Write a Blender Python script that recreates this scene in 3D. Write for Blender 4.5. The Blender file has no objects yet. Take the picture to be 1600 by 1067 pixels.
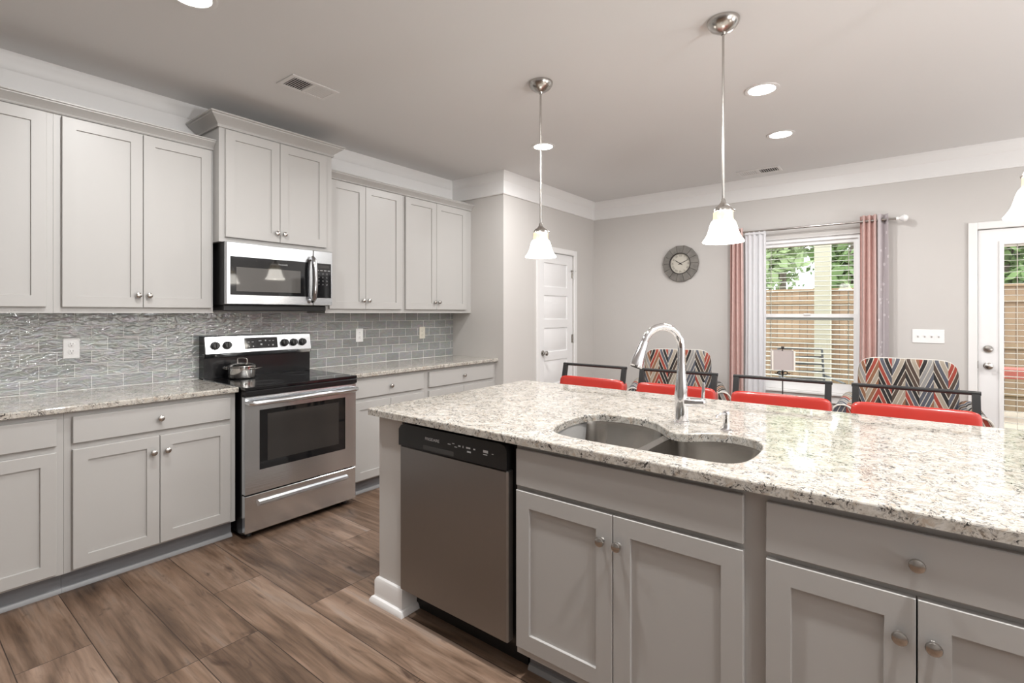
import bpy, bmesh, math, random
from mathutils import Vector, Matrix, noise
PI = math.pi
R = math.radians
SC = bpy.context.scene
COL = SC.collection
random.seed(7)

# ------------------------------------------------------------------ camera, sky, exposure
cam_d = bpy.data.cameras.new('camera')
cam = bpy.data.objects.new('camera', cam_d)
COL.objects.link(cam)
cam.location = (0, 0, 1.36)
cam.rotation_euler = (R(90), 0, math.atan(610 / 785.7))
cam_d.sensor_width = 36
cam_d.lens = 785.7 / 1600 * 36
cam_d.shift_y = -44.5 / 1600
cam_d.clip_start = 0.02
SC.camera = cam
SC.view_settings.view_transform = 'Standard'
SC.view_settings.look = 'None'
SC.view_settings.gamma = 1
SC.view_settings.use_curve_mapping = False
SC.view_settings.exposure = 0.66

world = bpy.data.worlds.new('world')
SC.world = world
world.use_nodes = True
wn = world.node_tree.nodes
wn.clear()
w_out = wn.new('ShaderNodeOutputWorld')
w_bg = wn.new('ShaderNodeBackground')
w_bg.inputs['Color'].default_value = (0.90, 0.95, 1.0, 1)      # even overcast sky
w_bg.inputs['Strength'].default_value = 3.6
world.node_tree.links.new(w_bg.outputs[0], w_out.inputs[0])

DOWNLIGHT_W = 12.5
PENDANT_W = 1.0
FILL_UPLIGHT_W = 115.0  # power of the added fill lamps under the ceiling
cy = SC.cycles
cy.use_denoising = True
cy.max_bounces = 10
cy.diffuse_bounces = 5
cy.glossy_bounces = 5
cy.transmission_bounces = 6
cy.transparent_max_bounces = 12
cy.caustics_reflective = False
cy.caustics_refractive = False
cy.sample_clamp_indirect = 6.0

# room dimensions
XL = -3.775     # kitchen wall
YJ = 3.83       # pantry front wall
XP = -3.08      # pantry side wall
YF = 5.65       # window wall
ZC = 2.748      # ceiling
XR, YB = 4.6, -4.6

# ------------------------------------------------------------------ material helpers
def mat(name, base=(.8, .8, .8), rough=.5, metal=0., spec=.5, var=.03, vscale=6., bump=0., bscale=40., coat=0., emit=None, estr=0.):
    m = bpy.data.materials.new(name)
    m.use_nodes = True
    nt = m.node_tree
    N, L = nt.nodes, nt.links
    b = N['Principled BSDF']
    b.inputs['Roughness'].default_value = rough
    b.inputs['Metallic'].default_value = metal
    b.inputs['Specular IOR Level'].default_value = spec
    b.inputs['Coat Weight'].default_value = coat
    b.inputs['Coat Roughness'].default_value = .05
    tc = N.new('ShaderNodeTexCoord')
    nz = N.new('ShaderNodeTexNoise')
    nz.inputs['Scale'].default_value = vscale
    nz.inputs['Detail'].default_value = 3
    L.new(tc.outputs['Object'], nz.inputs['Vector'])
    mx = N.new('ShaderNodeMix')
    mx.data_type = 'RGBA'
    mx.inputs[6].default_value = (*[c * (1 - var) for c in base], 1)
    mx.inputs[7].default_value = (*[min(1, c * (1 + var)) for c in base], 1)
    L.new(nz.outputs['Fac'], mx.inputs[0])
    L.new(mx.outputs[2], b.inputs['Base Color'])
    if bump:
        n2 = N.new('ShaderNodeTexNoise')
        n2.inputs['Scale'].default_value = bscale
        L.new(tc.outputs['Object'], n2.inputs['Vector'])
        bp = N.new('ShaderNodeBump')
        bp.inputs['Strength'].default_value = bump
        bp.inputs['Distance'].default_value = .01
        L.new(n2.outputs['Fac'], bp.inputs['Height'])
        L.new(bp.outputs[0], b.inputs['Normal'])
    if emit:
        b.inputs['Emission Color'].default_value = (*emit, 1)
        b.inputs['Emission Strength'].default_value = estr
    return m

def ramp(N, stops, interp='LINEAR'):
    r = N.new('ShaderNodeValToRGB')
    r.color_ramp.interpolation = interp
    e = r.color_ramp.elements
    while len(e) > 1:
        e.remove(e[-1])
    e[0].position, e[0].color = stops[0][0], (*stops[0][1], 1)
    for p, c in stops[1:]:
        q = e.new(p)
        q.color = (*c, 1)
    return r

def math_node(N, L, op, a, b=None, c=None):
    n = N.new('ShaderNodeMath')
    n.operation = op
    for i, v in enumerate((a, b, c)):
        if v is None:
            continue
        if isinstance(v, (int, float)):
            n.inputs[i].default_value = v
        else:
            L.new(v, n.inputs[i])
    return n.outputs[0]

def brushed(name, base, rough, axis, strength=.06, aniso=0.):
    """metal with fine brushing along one axis"""
    m = bpy.data.materials.new(name)
    m.use_nodes = True
    N, L = m.node_tree.nodes, m.node_tree.links
    b = N['Principled BSDF']
    b.inputs['Base Color'].default_value = (*base, 1)
    b.inputs['Metallic'].default_value = 1
    tc = N.new('ShaderNodeTexCoord')
    mp = N.new('ShaderNodeMapping')
    s = [260, 260, 260]
    s[axis] = 3
    mp.inputs['Scale'].default_value = s
    L.new(tc.outputs['Object'], mp.inputs['Vector'])
    nz = N.new('ShaderNodeTexNoise')
    nz.inputs['Scale'].default_value = 1
    nz.inputs['Detail'].default_value = 2
    L.new(mp.outputs[0], nz.inputs['Vector'])
    bp = N.new('ShaderNodeBump')
    bp.inputs['Strength'].default_value = strength
    bp.inputs['Distance'].default_value = .002
    L.new(nz.outputs['Fac'], bp.inputs['Height'])
    L.new(bp.outputs[0], b.inputs['Normal'])
    L.new(math_node(N, L, 'MULTIPLY_ADD', nz.outputs['Fac'], .12, rough - .06), b.inputs['Roughness'])
    tg = N.new('ShaderNodeTangent')
    tg.direction_type = 'RADIAL'
    tg.axis = 'Z'
    L.new(tg.outputs[0], b.inputs['Tangent'])
    b.inputs['Anisotropic'].default_value = .7
    b.inputs['Anisotropic Rotation'].default_value = aniso
    return m

def make_granite():
    m = bpy.data.materials.new('granite')
    m.use_nodes = True
    N, L = m.node_tree.nodes, m.node_tree.links
    b = N['Principled BSDF']
    b.inputs['Roughness'].default_value = .06
    b.inputs['Specular IOR Level'].default_value = .7
    tc = N.new('ShaderNodeNewGeometry')
    P = tc.outputs['Position']
    wp = N.new('ShaderNodeTexNoise')
    wp.inputs['Scale'].default_value = 14
    wp.inputs['Detail'].default_value = 4
    L.new(P, wp.inputs['Vector'])
    ad = N.new('ShaderNodeVectorMath')
    ad.operation = 'MULTIPLY_ADD'
    L.new(wp.outputs['Color'], ad.inputs[0])
    ad.inputs[1].default_value = (.10, .10, .10)
    L.new(P, ad.inputs[2])
    V = ad.outputs[0]
    def nz(scale, detail, rough=.6):
        n = N.new('ShaderNodeTexNoise')
        n.inputs['Scale'].default_value = scale
        n.inputs['Detail'].default_value = detail
        n.inputs['Roughness'].default_value = rough
        L.new(V, n.inputs['Vector'])
        return n.outputs['Fac']
    W, K = (1, 1, 1), (0, 0, 0)
    base = ramp(N, [(.30, (.29, .255, .215)), (.43, (.46, .425, .375)), (.55, (.57, .54, .49)), (.72, (.62, .60, .565))])
    L.new(nz(46, 7, .68), base.inputs[0])
    def over(prev, fac_stops, scale, detail, col, rough=.6, mask=None):
        f = ramp(N, fac_stops)
        L.new(nz(scale, detail, rough), f.inputs[0])
        fac = f.outputs[0]
        if mask:
            k = ramp(N, [(mask[1], K), (mask[2], W)])
            L.new(nz(mask[0], 3), k.inputs[0])
            fac = math_node(N, L, 'MULTIPLY', fac, k.outputs[0])
        mx = N.new('ShaderNodeMix')
        mx.data_type = 'RGBA'
        L.new(fac, mx.inputs[0])
        L.new(prev, mx.inputs[6])
        mx.inputs[7].default_value = (*col, 1)
        return mx.outputs[2]
    c = over(base.outputs[0], [(.54, K), (.66, W)], 78, 5, (.34, .335, .325), .7)
    c = over(c, [(.55, K), (.67, W)], 36, 5, (.43, .36, .29))
    c = over(c, [(.52, K), (.57, W)], 125, 5, (.04, .038, .037), .72, (20, .43, .56))
    c = over(c, [(.59, K), (.64, W)], 66, 6, (.06, .056, .055), .75)
    L.new(c, b.inputs['Base Color'])
    return m

def make_tile():
    m = bpy.data.materials.new('glazed_tile')
    m.use_nodes = True
    N, L = m.node_tree.nodes, m.node_tree.links
    b = N['Principled BSDF']
    g = N.new('ShaderNodeNewGeometry')
    sp = N.new('ShaderNodeSeparateXYZ')
    L.new(g.outputs['Position'], sp.inputs[0])
    cb = N.new('ShaderNodeCombineXYZ')
    L.new(math_node(N, L, 'ADD', sp.outputs['Y'], 10.008), cb.inputs[0])
    L.new(math_node(N, L, 'SUBTRACT', 1.3615, sp.outputs['Z']), cb.inputs[1])
    br = N.new('ShaderNodeTexBrick')
    br.offset = .5
    br.inputs['Scale'].default_value = 1
    br.inputs['Brick Width'].default_value = .1525
    br.inputs['Row Height'].default_value = .0743
    br.inputs['Mortar Size'].default_value = .0019
    br.inputs['Mortar Smooth'].default_value = .3
    br.inputs['Color1'].default_value = (.27, .295, .29, 1)
    br.inputs['Color2'].default_value = (.36, .378, .37, 1)
    br.inputs['Mortar'].default_value = (.74, .74, .71, 1)
    L.new(cb.outputs[0], br.inputs['Vector'])
    mp = N.new('ShaderNodeMapping')
    mp.inputs['Scale'].default_value = (17, 42, 1)
    L.new(cb.outputs[0], mp.inputs['Vector'])
    n1 = N.new('ShaderNodeTexNoise')
    n1.inputs['Scale'].default_value = 1
    n1.inputs['Detail'].default_value = 2.0
    n1.inputs['Distortion'].default_value = 1.2
    L.new(mp.outputs[0], n1.inputs['Vector'])
    mx = N.new('ShaderNodeMix')
    mx.data_type = 'RGBA'
    mx.blend_type = 'OVERLAY'
    mx.inputs[0].default_value = .35
    L.new(br.outputs['Color'], mx.inputs[6])
    L.new(n1.outputs['Color'], mx.inputs[7])
    hs = N.new('ShaderNodeHueSaturation')
    hs.inputs['Saturation'].default_value = .5
    L.new(mx.outputs[2], hs.inputs['Color'])
    L.new(hs.outputs[0], b.inputs['Base Color'])
    h = math_node(N, L, 'MULTIPLY_ADD', br.outputs['Fac'], -.5, n1.outputs['Fac'])
    bp = N.new('ShaderNodeBump')
    bp.inputs['Strength'].default_value = .4
    bp.inputs['Distance'].default_value = .010
    L.new(h, bp.inputs['Height'])
    L.new(bp.outputs[0], b.inputs['Normal'])
    L.new(math_node(N, L, 'MULTIPLY_ADD', br.outputs['Fac'], .45, .10), b.inputs['Roughness'])
    b.inputs['Specular IOR Level'].default_value = .9
    b.inputs['Metallic'].default_value = .28
    return m

def make_floor():
    m = bpy.data.materials.new('wood_planks')
    m.use_nodes = True
    N, L = m.node_tree.nodes, m.node_tree.links
    b = N['Principled BSDF']
    g = N.new('ShaderNodeNewGeometry')
    sp = N.new('ShaderNodeSeparateXYZ')
    L.new(g.outputs['Position'], sp.inputs[0])
    cb = N.new('ShaderNodeCombineXYZ')
    L.new(math_node(N, L, 'ADD', sp.outputs['X'], 30.24), cb.inputs[0])
    L.new(math_node(N, L, 'ADD', sp.outputs['Y'], 23.115), cb.inputs[1])
    br = N.new('ShaderNodeTexBrick')
    br.offset = .37
    br.offset_frequency = 3
    br.inputs['Scale'].default_value = 1
    br.inputs['Brick Width'].default_value = 1.22
    br.inputs['Row Height'].default_value = .23
    br.inputs['Mortar Size'].default_value = .0018
    br.inputs['Mortar Smooth'].default_value = .2
    br.inputs['Color1'].default_value = (0, 0, 0, 1)
    br.inputs['Color2'].default_value = (1, 1, 1, 1)
    br.inputs['Mortar'].default_value = (.5, .5, .5, 1)
    L.new(cb.outputs[0], br.inputs['Vector'])
    tint = br.outputs['Color']
    wv = math_node(N, L, 'MULTIPLY', tint, 37.0)
    def nz(sx, sy, detail, dist=0.):
        mp = N.new('ShaderNodeMapping')
        mp.inputs['Scale'].default_value = (sx, sy, 1)
        L.new(cb.outputs[0], mp.inputs['Vector'])
        n = N.new('ShaderNodeTexNoise')
        n.noise_dimensions = '4D'
        n.inputs['Scale'].default_value = 1
        n.inputs['Detail'].default_value = detail
        n.inputs['Distortion'].default_value = dist
        L.new(mp.outputs[0], n.inputs['Vector'])
        L.new(wv, n.inputs['W'])
        return n.outputs['Fac']
    big = nz(1.5, 11, 6, 1.1)
    fine = nz(3.5, 75, 8, .8)
    knots = nz(4, 14, 5, 1.2)
    c1 = ramp(N, [(.26, (.070, .044, .030)), (.40, (.142, .092, .062)), (.52, (.215, .144, .101)), (.62, (.272, .192, .141)), (.76, (.228, .190, .164))])
    L.new(big, c1.inputs[0])
    c2 = ramp(N, [(.25, (.45, .42, .40)), (.5, (1, 1, 1)), (.75, (1.25, 1.22, 1.2))])
    L.new(fine, c2.inputs[0])
    mx = N.new('ShaderNodeMix')
    mx.data_type = 'RGBA'
    mx.blend_type = 'MULTIPLY'
    mx.inputs[0].default_value = .75
    L.new(c1.outputs[0], mx.inputs[6])
    L.new(c2.outputs[0], mx.inputs[7])
    kf = ramp(N, [(.60, (0, 0, 0)), (.72, (.9, .9, .9))])
    L.new(knots, kf.inputs[0])
    mk = N.new('ShaderNodeMix')
    mk.data_type = 'RGBA'
    L.new(kf.outputs[0], mk.inputs[0])
    L.new(mx.outputs[2], mk.inputs[6])
    mk.inputs[7].default_value = (.07, .042, .03, 1)
    tn = ramp(N, [(0, (.72, .69, .67)), (.5, (.98, .95, .92)), (1, (1.18, 1.18, 1.20))])
    L.new(tint, tn.inputs[0])
    mt = N.new('ShaderNodeMix')
    mt.data_type = 'RGBA'
    mt.blend_type = 'MULTIPLY'
    mt.inputs[0].default_value = 1
    L.new(mk.outputs[2], mt.inputs[6])
    L.new(tn.outputs[0], mt.inputs[7])
    ms = N.new('ShaderNodeMix')
    ms.data_type = 'RGBA'
    L.new(br.outputs['Fac'], ms.inputs[0])
    L.new(mt.outputs[2], ms.inputs[6])
    ms.inputs[7].default_value = (.035, .022, .016, 1)
    L.new(ms.outputs[2], b.inputs['Base Color'])
    bp = N.new('ShaderNodeBump')
    bp.inputs['Strength'].default_value = .25
    bp.inputs['Distance'].default_value = .004
    L.new(math_node(N, L, 'MULTIPLY_ADD', br.outputs['Fac'], -1.0, fine), bp.inputs['Height'])
    L.new(bp.outputs[0], b.inputs['Normal'])
    b.inputs['Roughness'].default_value = .42
    b.inputs['Specular IOR Level'].default_value = .4
    return m

def make_chevron():
    m = bpy.data.materials.new('chevron_fabric')
    m.use_nodes = True
    N, L = m.node_tree.nodes, m.node_tree.links
    b = N['Principled BSDF']
    b.inputs['Roughness'].default_value = .9
    b.inputs['Specular IOR Level'].default_value = .15
    tc = N.new('ShaderNodeTexCoord')
    sp = N.new('ShaderNodeSeparateXYZ')
    L.new(tc.outputs['Object'], sp.inputs[0])
    x = math_node(N, L, 'MULTIPLY', math_node(N, L, 'ADD', sp.outputs['X'], 5.036), 1 / .165)
    fr = math_node(N, L, 'FRACT', x)
    tri = math_node(N, L, 'ABSOLUTE', math_node(N, L, 'SUBTRACT', fr, .5))
    side = math_node(N, L, 'FLOOR', math_node(N, L, 'MULTIPLY', x, 2))
    z = math_node(N, L, 'ADD', sp.outputs['Z'], math_node(N, L, 'MULTIPLY', sp.outputs['Y'], -.7))
    zz = math_node(N, L, 'MULTIPLY_ADD', tri, .36, z)
    s = math_node(N, L, 'MULTIPLY', zz, 1 / .062)
    idx = math_node(N, L, 'FLOOR', s)
    fs = math_node(N, L, 'FRACT', s)
    wn_ = N.new('ShaderNodeTexWhiteNoise')
    wn_.noise_dimensions = '2D'
    cb = N.new('ShaderNodeCombineXYZ')
    L.new(idx, cb.inputs[0])
    L.new(side, cb.inputs[1])
    L.new(cb.outputs[0], wn_.inputs['Vector'])
    rp = ramp(N, [(0, (.27, .055, .04)), (.18, (.03, .028, .028)), (.36, (.30, .26, .21)), (.46, (.085, .09, .11)), (.60, (.22, .11, .065)), (.72, (.075, .055, .045)), (.86, (.24, .235, .23))], 'CONSTANT')
    L.new(wn_.outputs['Value'], rp.inputs[0])
    thin = math_node(N, L, 'LESS_THAN', fs, .17)
    mx = N.new('ShaderNodeMix')
    mx.data_type = 'RGBA'
    L.new(thin, mx.inputs[0])
    L.new(rp.outputs[0], mx.inputs[6])
    mx.inputs[7].default_value = (.50, .46, .40, 1)
    L.new(mx.outputs[2], b.inputs['Base Color'])
    return m

def make_glass():
    m = bpy.data.materials.new('window_glass')
    m.use_nodes = True
    N, L = m.node_tree.nodes, m.node_tree.links
    N.remove(N['Principled BSDF'])
    out = [n for n in N if n.type == 'OUTPUT_MATERIAL'][0]
    t = N.new('ShaderNodeBsdfTransparent')
    t.inputs[0].default_value = (.94, .96, .95, 1)
    gl = N.new('ShaderNodeBsdfGlossy')
    gl.inputs['Roughness'].default_value = .01
    fr = N.new('ShaderNodeFresnel')
    fr.inputs['IOR'].default_value = 1.45
    mx = N.new('ShaderNodeMixShader')
    L.new(fr.outputs[0], mx.inputs[0])
    L.new(t.outputs[0], mx.inputs[1])
    L.new(gl.outputs[0], mx.inputs[2])
    L.new(mx.outputs[0], out.inputs[0])
    return m

def make_sheer():
    m = bpy.data.materials.new('sheer_voile')
    m.use_nodes = True
    N, L = m.node_tree.nodes, m.node_tree.links
    b = N['Principled BSDF']
    out = [n for n in N if n.type == 'OUTPUT_MATERIAL'][0]
    b.inputs['Base Color'].default_value = (.88, .88, .90, 1)
    b.inputs['Roughness'].default_value = .9
    tr = N.new('ShaderNodeBsdfTranslucent')
    tr.inputs[0].default_value = (.9, .9, .92, 1)
    tp = N.new('ShaderNodeBsdfTransparent')
    m1 = N.new('ShaderNodeMixShader')
    m1.inputs[0].default_value = .30
    L.new(b.outputs[0], m1.inputs[1])
    L.new(tr.outputs[0], m1.inputs[2])
    m2 = N.new('ShaderNodeMixShader')
    m2.inputs[0].default_value = .07
    L.new(m1.outputs[0], m2.inputs[1])
    L.new(tp.outputs[0], m2.inputs[2])
    L.new(m2.outputs[0], out.inputs[0])
    return m

def make_shade(name, base, estr, ecol):
    """opal glass of a lit lamp"""
    m = mat(name, base, .25, var=.02, emit=ecol, estr=estr)
    return m

def make_dotted(name, base, dot):
    m = mat(name, base, .75, var=.05, vscale=20)
    N, L = m.node_tree.nodes, m.node_tree.links
    b = N['Principled BSDF']
    old = b.inputs['Base Color'].links[0].from_socket
    tc = N.new('ShaderNodeTexCoord')
    vo = N.new('ShaderNodeTexVoronoi')
    vo.inputs['Scale'].default_value = 14
    L.new(tc.outputs['Object'], vo.inputs['Vector'])
    f = math_node(N, L, 'LESS_THAN', vo.outputs['Distance'], .2)
    mx = N.new('ShaderNodeMix')
    mx.data_type = 'RGBA'
    L.new(f, mx.inputs[0])
    L.new(old, mx.inputs[6])
    mx.inputs[7].default_value = (*dot, 1)
    L.new(mx.outputs[2], b.inputs['Base Color'])
    return m

def make_boards(name, c1, c2, pitch, axis):
    """weathered boards with dark joints"""
    m = bpy.data.materials.new(name)
    m.use_nodes = True
    N, L = m.node_tree.nodes, m.node_tree.links
    b = N['Principled BSDF']
    b.inputs['Roughness'].default_value = .8
    g = N.new('ShaderNodeNewGeometry')
    sp = N.new('ShaderNodeSeparateXYZ')
    L.new(g.outputs['Position'], sp.inputs[0])
    s = math_node(N, L, 'MULTIPLY', math_node(N, L, 'ADD', sp.outputs[axis], 50), 1 / pitch)
    wn_ = N.new('ShaderNodeTexWhiteNoise')
    wn_.noise_dimensions = '1D'
    L.new(math_node(N, L, 'FLOOR', s), wn_.inputs['W'])
    nz = N.new('ShaderNodeTexNoise')
    nz.inputs['Scale'].default_value = 5
    nz.inputs['Detail'].default_value = 5
    L.new(g.outputs['Position'], nz.inputs['Vector'])
    f = math_node(N, L, 'MULTIPLY_ADD', wn_.outputs['Value'], .6, math_node(N, L, 'MULTIPLY', nz.outputs['Fac'], .4))
    mx = N.new('ShaderNodeMix')
    mx.data_type = 'RGBA'
    L.new(f, mx.inputs[0])
    mx.inputs[6].default_value = (*c1, 1)
    mx.inputs[7].default_value = (*c2, 1)
    gap = math_node(N, L, 'LESS_THAN', math_node(N, L, 'FRACT', s), .05)
    m2 = N.new('ShaderNodeMix')
    m2.data_type = 'RGBA'
    L.new(gap, m2.inputs[0])
    L.new(mx.outputs[2], m2.inputs[6])
    m2.inputs[7].default_value = (*[c * .35 for c in c1], 1)
    L.new(m2.outputs[2], b.inputs['Base Color'])
    return m

M = {}
M['cab'] = mat('cabinet_paint', (.46, .450, .436), .38, var=.015, vscale=2)
M['toe'] = mat('toe_kick_shaded_paint', (.20, .206, .222), .45)  # cabinet paint made darker and bluer; the recess shade is in the colour
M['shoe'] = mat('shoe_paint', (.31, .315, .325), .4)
M['wall'] = mat('wall_paint', (.60, .58, .56), .85, var=.012, vscale=1.5, bump=.02, bscale=180)
M['ceil'] = mat('ceiling_paint', (.74, .735, .73), .9, var=.01, vscale=1.5, bump=.02, bscale=150)
M['endwall'] = mat('island_wall_paint', (.64, .625, .605), .7, var=.012)
M['trim'] = mat('trim_paint', (.85, .845, .84), .4, var=.01)
M['vinyl'] = mat('white_vinyl', (.90, .90, .90), .35, var=.01)
M['doorwhite'] = mat('door_paint', (.86, .86, .865), .4, var=.01)
M['nickel'] = mat('brushed_nickel', (.50, .48, .455), .24, 1., var=.06, vscale=60)
M['chrome'] = mat('chrome', (.80, .80, .82), .07, 1., var=.01)
M['steel'] = brushed('stainless_steel', (.76, .785, .81), .20, 0, .10, .25)
M['steelv'] = brushed('stainless_steel_upright', (.36, .36, .36), .42, 2)
M['sinksteel'] = mat('sink_steel', (.44, .42, .395), .24, 1., var=.02)
M['darksteel'] = mat('dark_steel', (.42, .42, .43), .16, 1., var=.03)
M['potsteel'] = mat('polished_steel', (.75, .74, .72), .10, 1., var=.02)
M['blackgloss'] = mat('black_glass', (.008, .008, .009), .05, spec=.6, var=.1)
M['blackplastic'] = mat('black_plastic', (.012, .012, .012), .35, var=.1)
M['blackenamel'] = mat('black_enamel', (.010, .010, .011), .2, var=.1)
M['ovenglass'] = mat('oven_window_glass', (.035, .032, .030), .12, spec=.5, var=.15, vscale=3)
M['mwglass'] = mat('microwave_window_mesh', (.10, .095, .09), .04, spec=.6, var=.1, vscale=400)
M['greymark'] = mat('grey_print', (.45, .45, .45), .5)
M['whitemark'] = mat('white_print', (.8, .8, .8), .5)
M['ring'] = mat('burner_print', (.10, .10, .10), .2)
M['granite'] = make_granite()
M['tile'] = make_tile()
M['floor'] = make_floor()
M['chevron'] = make_chevron()
M['glass'] = make_glass()
M['sheer'] = make_sheer()
M['plate'] = mat('white_plate', (.90, .90, .90), .3, var=.01)
M['cream'] = mat('cream_plate', (.74, .71, .62), .35, var=.01)
M['slot'] = mat('dark_slot', (.03, .03, .03), .5)
M['red'] = mat('red_vinyl', (.45, .028, .018), .28, var=.08, vscale=9, bump=.05, bscale=25, coat=.4)
M['stoolmetal'] = mat('black_metal', (.018, .018, .019), .4, var=.1)
M['pink'] = mat('rose_curtain', (.68, .49, .455), .8, var=.12, vscale=30)
M['lav'] = make_dotted('lavender_curtain', (.52, .475, .49), (.70, .66, .67))
M['piping'] = mat('pale_piping', (.60, .58, .54), .85)
M['darkwood'] = mat('dark_wood', (.05, .03, .02), .4, var=.2)
M['lampshade'] = mat('lamp_fabric', (.46, .41, .40), .9, var=.03)
M['whitetrim'] = mat('lamp_trim', (.80, .76, .70), .7)
M['iron'] = mat('dark_iron', (.03, .025, .022), .5)
M['clockring'] = mat('clock_wood', (.20, .188, .172), .7, var=.45, vscale=18)
M['clockface'] = mat('clock_face', (.60, .57, .50), .7, var=.08, vscale=12)
M['clockrim'] = mat('clock_rim', (.035, .03, .027), .5)
M['ink'] = mat('clock_ink', (.14, .125, .11), .7)
M['shade'] = make_shade('opal_shade_glass', (.85, .84, .80), 6.0, (1, .95, .86))
M['neck'] = make_shade('opal_neck_glass', (.66, .55, .38), .34, (1, .80, .52))
M['lens'] = mat('lamp_lens', (.9, .9, .9), .4, emit=(1, .96, .9), estr=9)
M['ventwhite'] = mat('vent_paint', (.75, .74, .73), .45)
M['dark'] = mat('dark_void', (.05, .048, .046), .8)
M['blind'] = mat('blind_slat', (.66, .62, .55), .5, var=.02)
M['fence'] = make_boards('fence_boards', (.19, .115, .066), (.32, .21, .13), .14, 'X')
M['fencerail'] = mat('fence_rail', (.24, .155, .09), .8, var=.2, vscale=9)
M['deck'] = make_boards('deck_boards', (.30, .24, .18), (.38, .31, .24), .14, 'Y')
M['post'] = mat('porch_post', (.40, .36, .27), .6, var=.03)
M['bark'] = mat('bark', (.12, .09, .07), .9, var=.4, vscale=14)
M['leaf'] = mat('leaf', (.15, .22, .075), .7, var=.5, vscale=2)
M['leafpale'] = mat('leaf_pale', (.26, .32, .15), .7, var=.4, vscale=2)
M['lawn'] = mat('lawn', (.11, .15, .055), .95, var=.4, vscale=3)
M['brickred'] = mat('red_plank', (.30, .07, .05), .7, var=.15)
M['patiograte'] = mat('patio_metal', (.06, .06, .058), .5)
M['patioseat'] = mat('patio_cushion', (.40, .40, .38), .9)

# ------------------------------------------------------------------ object helpers
def tag(o, label=None, cat=None, group=None, kind=None):
    if label: o['label'] = label
    if cat: o['category'] = cat
    if group: o['group'] = group
    if kind: o['kind'] = kind
    return o

def thing(name, label, cat, loc=(0, 0, 0), rz=0., group=None):
    o = bpy.data.objects.new(name, None)
    o.empty_display_size = .1
    COL.objects.link(o)
    o.location = loc
    o.rotation_euler = (0, 0, rz)
    return tag(o, label, cat, group)

def add(name, bm, m, parent=None, label=None, angle=34):
    me = bpy.data.meshes.new(name)
    bmesh.ops.recalc_face_normals(bm, faces=bm.faces)
    bm.to_mesh(me)
    bm.free()
    for p in me.polygons:
        p.use_smooth = True
    me.set_sharp_from_angle(angle=R(angle))
    me.materials.append(m)
    o = bpy.data.objects.new(name, me)
    COL.objects.link(o)
    if parent:
        o.parent = parent
    if label:
        o['label'] = label
    return o

def struct(name, bm, m, parent=None, label=None):
    o = add(name, bm, m, parent)
    if not parent:
        o['kind'] = 'structure'
    if label:
        o['label'] = label
    return o

def dup(root, loc, rz=None, label=None, parent=None):
    c = root.copy()
    COL.objects.link(c)
    if parent is None:
        c.location = loc
        if rz is not None:
            c.rotation_euler = (0, 0, rz)
    else:
        c.parent = parent
    if label:
        c['label'] = label
    for ch in list(root.children):
        dup(ch, None, None, None, c)
    return c

def BM():
    return bmesh.new()

def box(bm, x0, x1, y0, y1, z0, z1, bev=0., seg=1):
    v = [bm.verts.new((x, y, z)) for x in (x0, x1) for y in (y0, y1) for z in (z0, z1)]
    f = []
    for q in ((0, 1, 3, 2), (4, 6, 7, 5), (0, 4, 5, 1), (2, 3, 7, 6), (0, 2, 6, 4), (1, 5, 7, 3)):
        f.append(bm.faces.new([v[i] for i in q]))
    if bev > 0:
        es = list({e for a in f for e in a.edges})
        bmesh.ops.bevel(bm, geom=es, offset=bev, segments=seg, profile=.5, affect='EDGES')
    return bm

def B(*a, **k):
    return box(BM(), *a, **k)

def lathe(bm, prof, seg=24, c=(0, 0, 0), axis='Z', cap=True):
    """prof: (radius, height) list; revolve about axis through c"""
    rings = []
    for r, h in prof:
        ring = []
        for i in range(seg):
            a = 2 * PI * i / seg
            p = (r * math.cos(a), r * math.sin(a), h)
            if axis == 'Y':
                p = (p[0], p[2], p[1])
            elif axis == 'X':
                p = (p[2], p[0], p[1])
            ring.append(bm.verts.new((c[0] + p[0], c[1] + p[1], c[2] + p[2])))
        rings.append(ring)
    for a, b in zip(rings, rings[1:]):
        for i in range(seg):
            j = (i + 1) % seg
            bm.faces.new((a[i], a[j], b[j], b[i]))
    if cap:
        for ring in (rings[0], rings[-1]):
            try:
                bm.faces.new(ring)
            except ValueError:
                pass
    return bm

def tube(bm, pts, r, seg=10, cap=True):
    pts = [Vector(p) for p in pts]
    n = len(pts)
    rs = r if isinstance(r, (list, tuple)) else [r] * n
    up = None
    rings = []
    for i in range(n):
        t = (pts[min(i + 1, n - 1)] - pts[max(i - 1, 0)]).normalized()
        if up is None:
            ref = Vector((0, 0, 1)) if abs(t.z) < .9 else Vector((1, 0, 0))
            up = (ref - t * ref.dot(t)).normalized()
        else:
            up = (up - t * up.dot(t)).normalized()
        s = t.cross(up)
        rings.append([bm.verts.new(pts[i] + (up * math.cos(2 * PI * k / seg) + s * math.sin(2 * PI * k / seg)) * rs[i]) for k in range(seg)])
    for a, b in zip(rings, rings[1:]):
        for k in range(seg):
            j = (k + 1) % seg
            bm.faces.new((a[k], a[j], b[j], b[k]))
    if cap:
        bm.faces.new(rings[0])
        bm.faces.new(rings[-1])
    return bm

def prism(bm, poly, axis, a0, a1):
    """extrude a 2-D polygon along axis. X: poly=(y,z); Y: poly=(x,z); Z: poly=(x,y)"""
    def P(p, a):
        return {'X': (a, p[0], p[1]), 'Y': (p[0], a, p[1]), 'Z': (p[0], p[1], a)}[axis]
    A = [bm.verts.new(P(p, a0)) for p in poly]
    Bq = [bm.verts.new(P(p, a1)) for p in poly]
    n = len(poly)
    for i in range(n):
        j = (i + 1) % n
        bm.faces.new((A[i], A[j], Bq[j], Bq[i]))
    bm.faces.new(A)
    bm.faces.new(Bq)
    return bm

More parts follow.
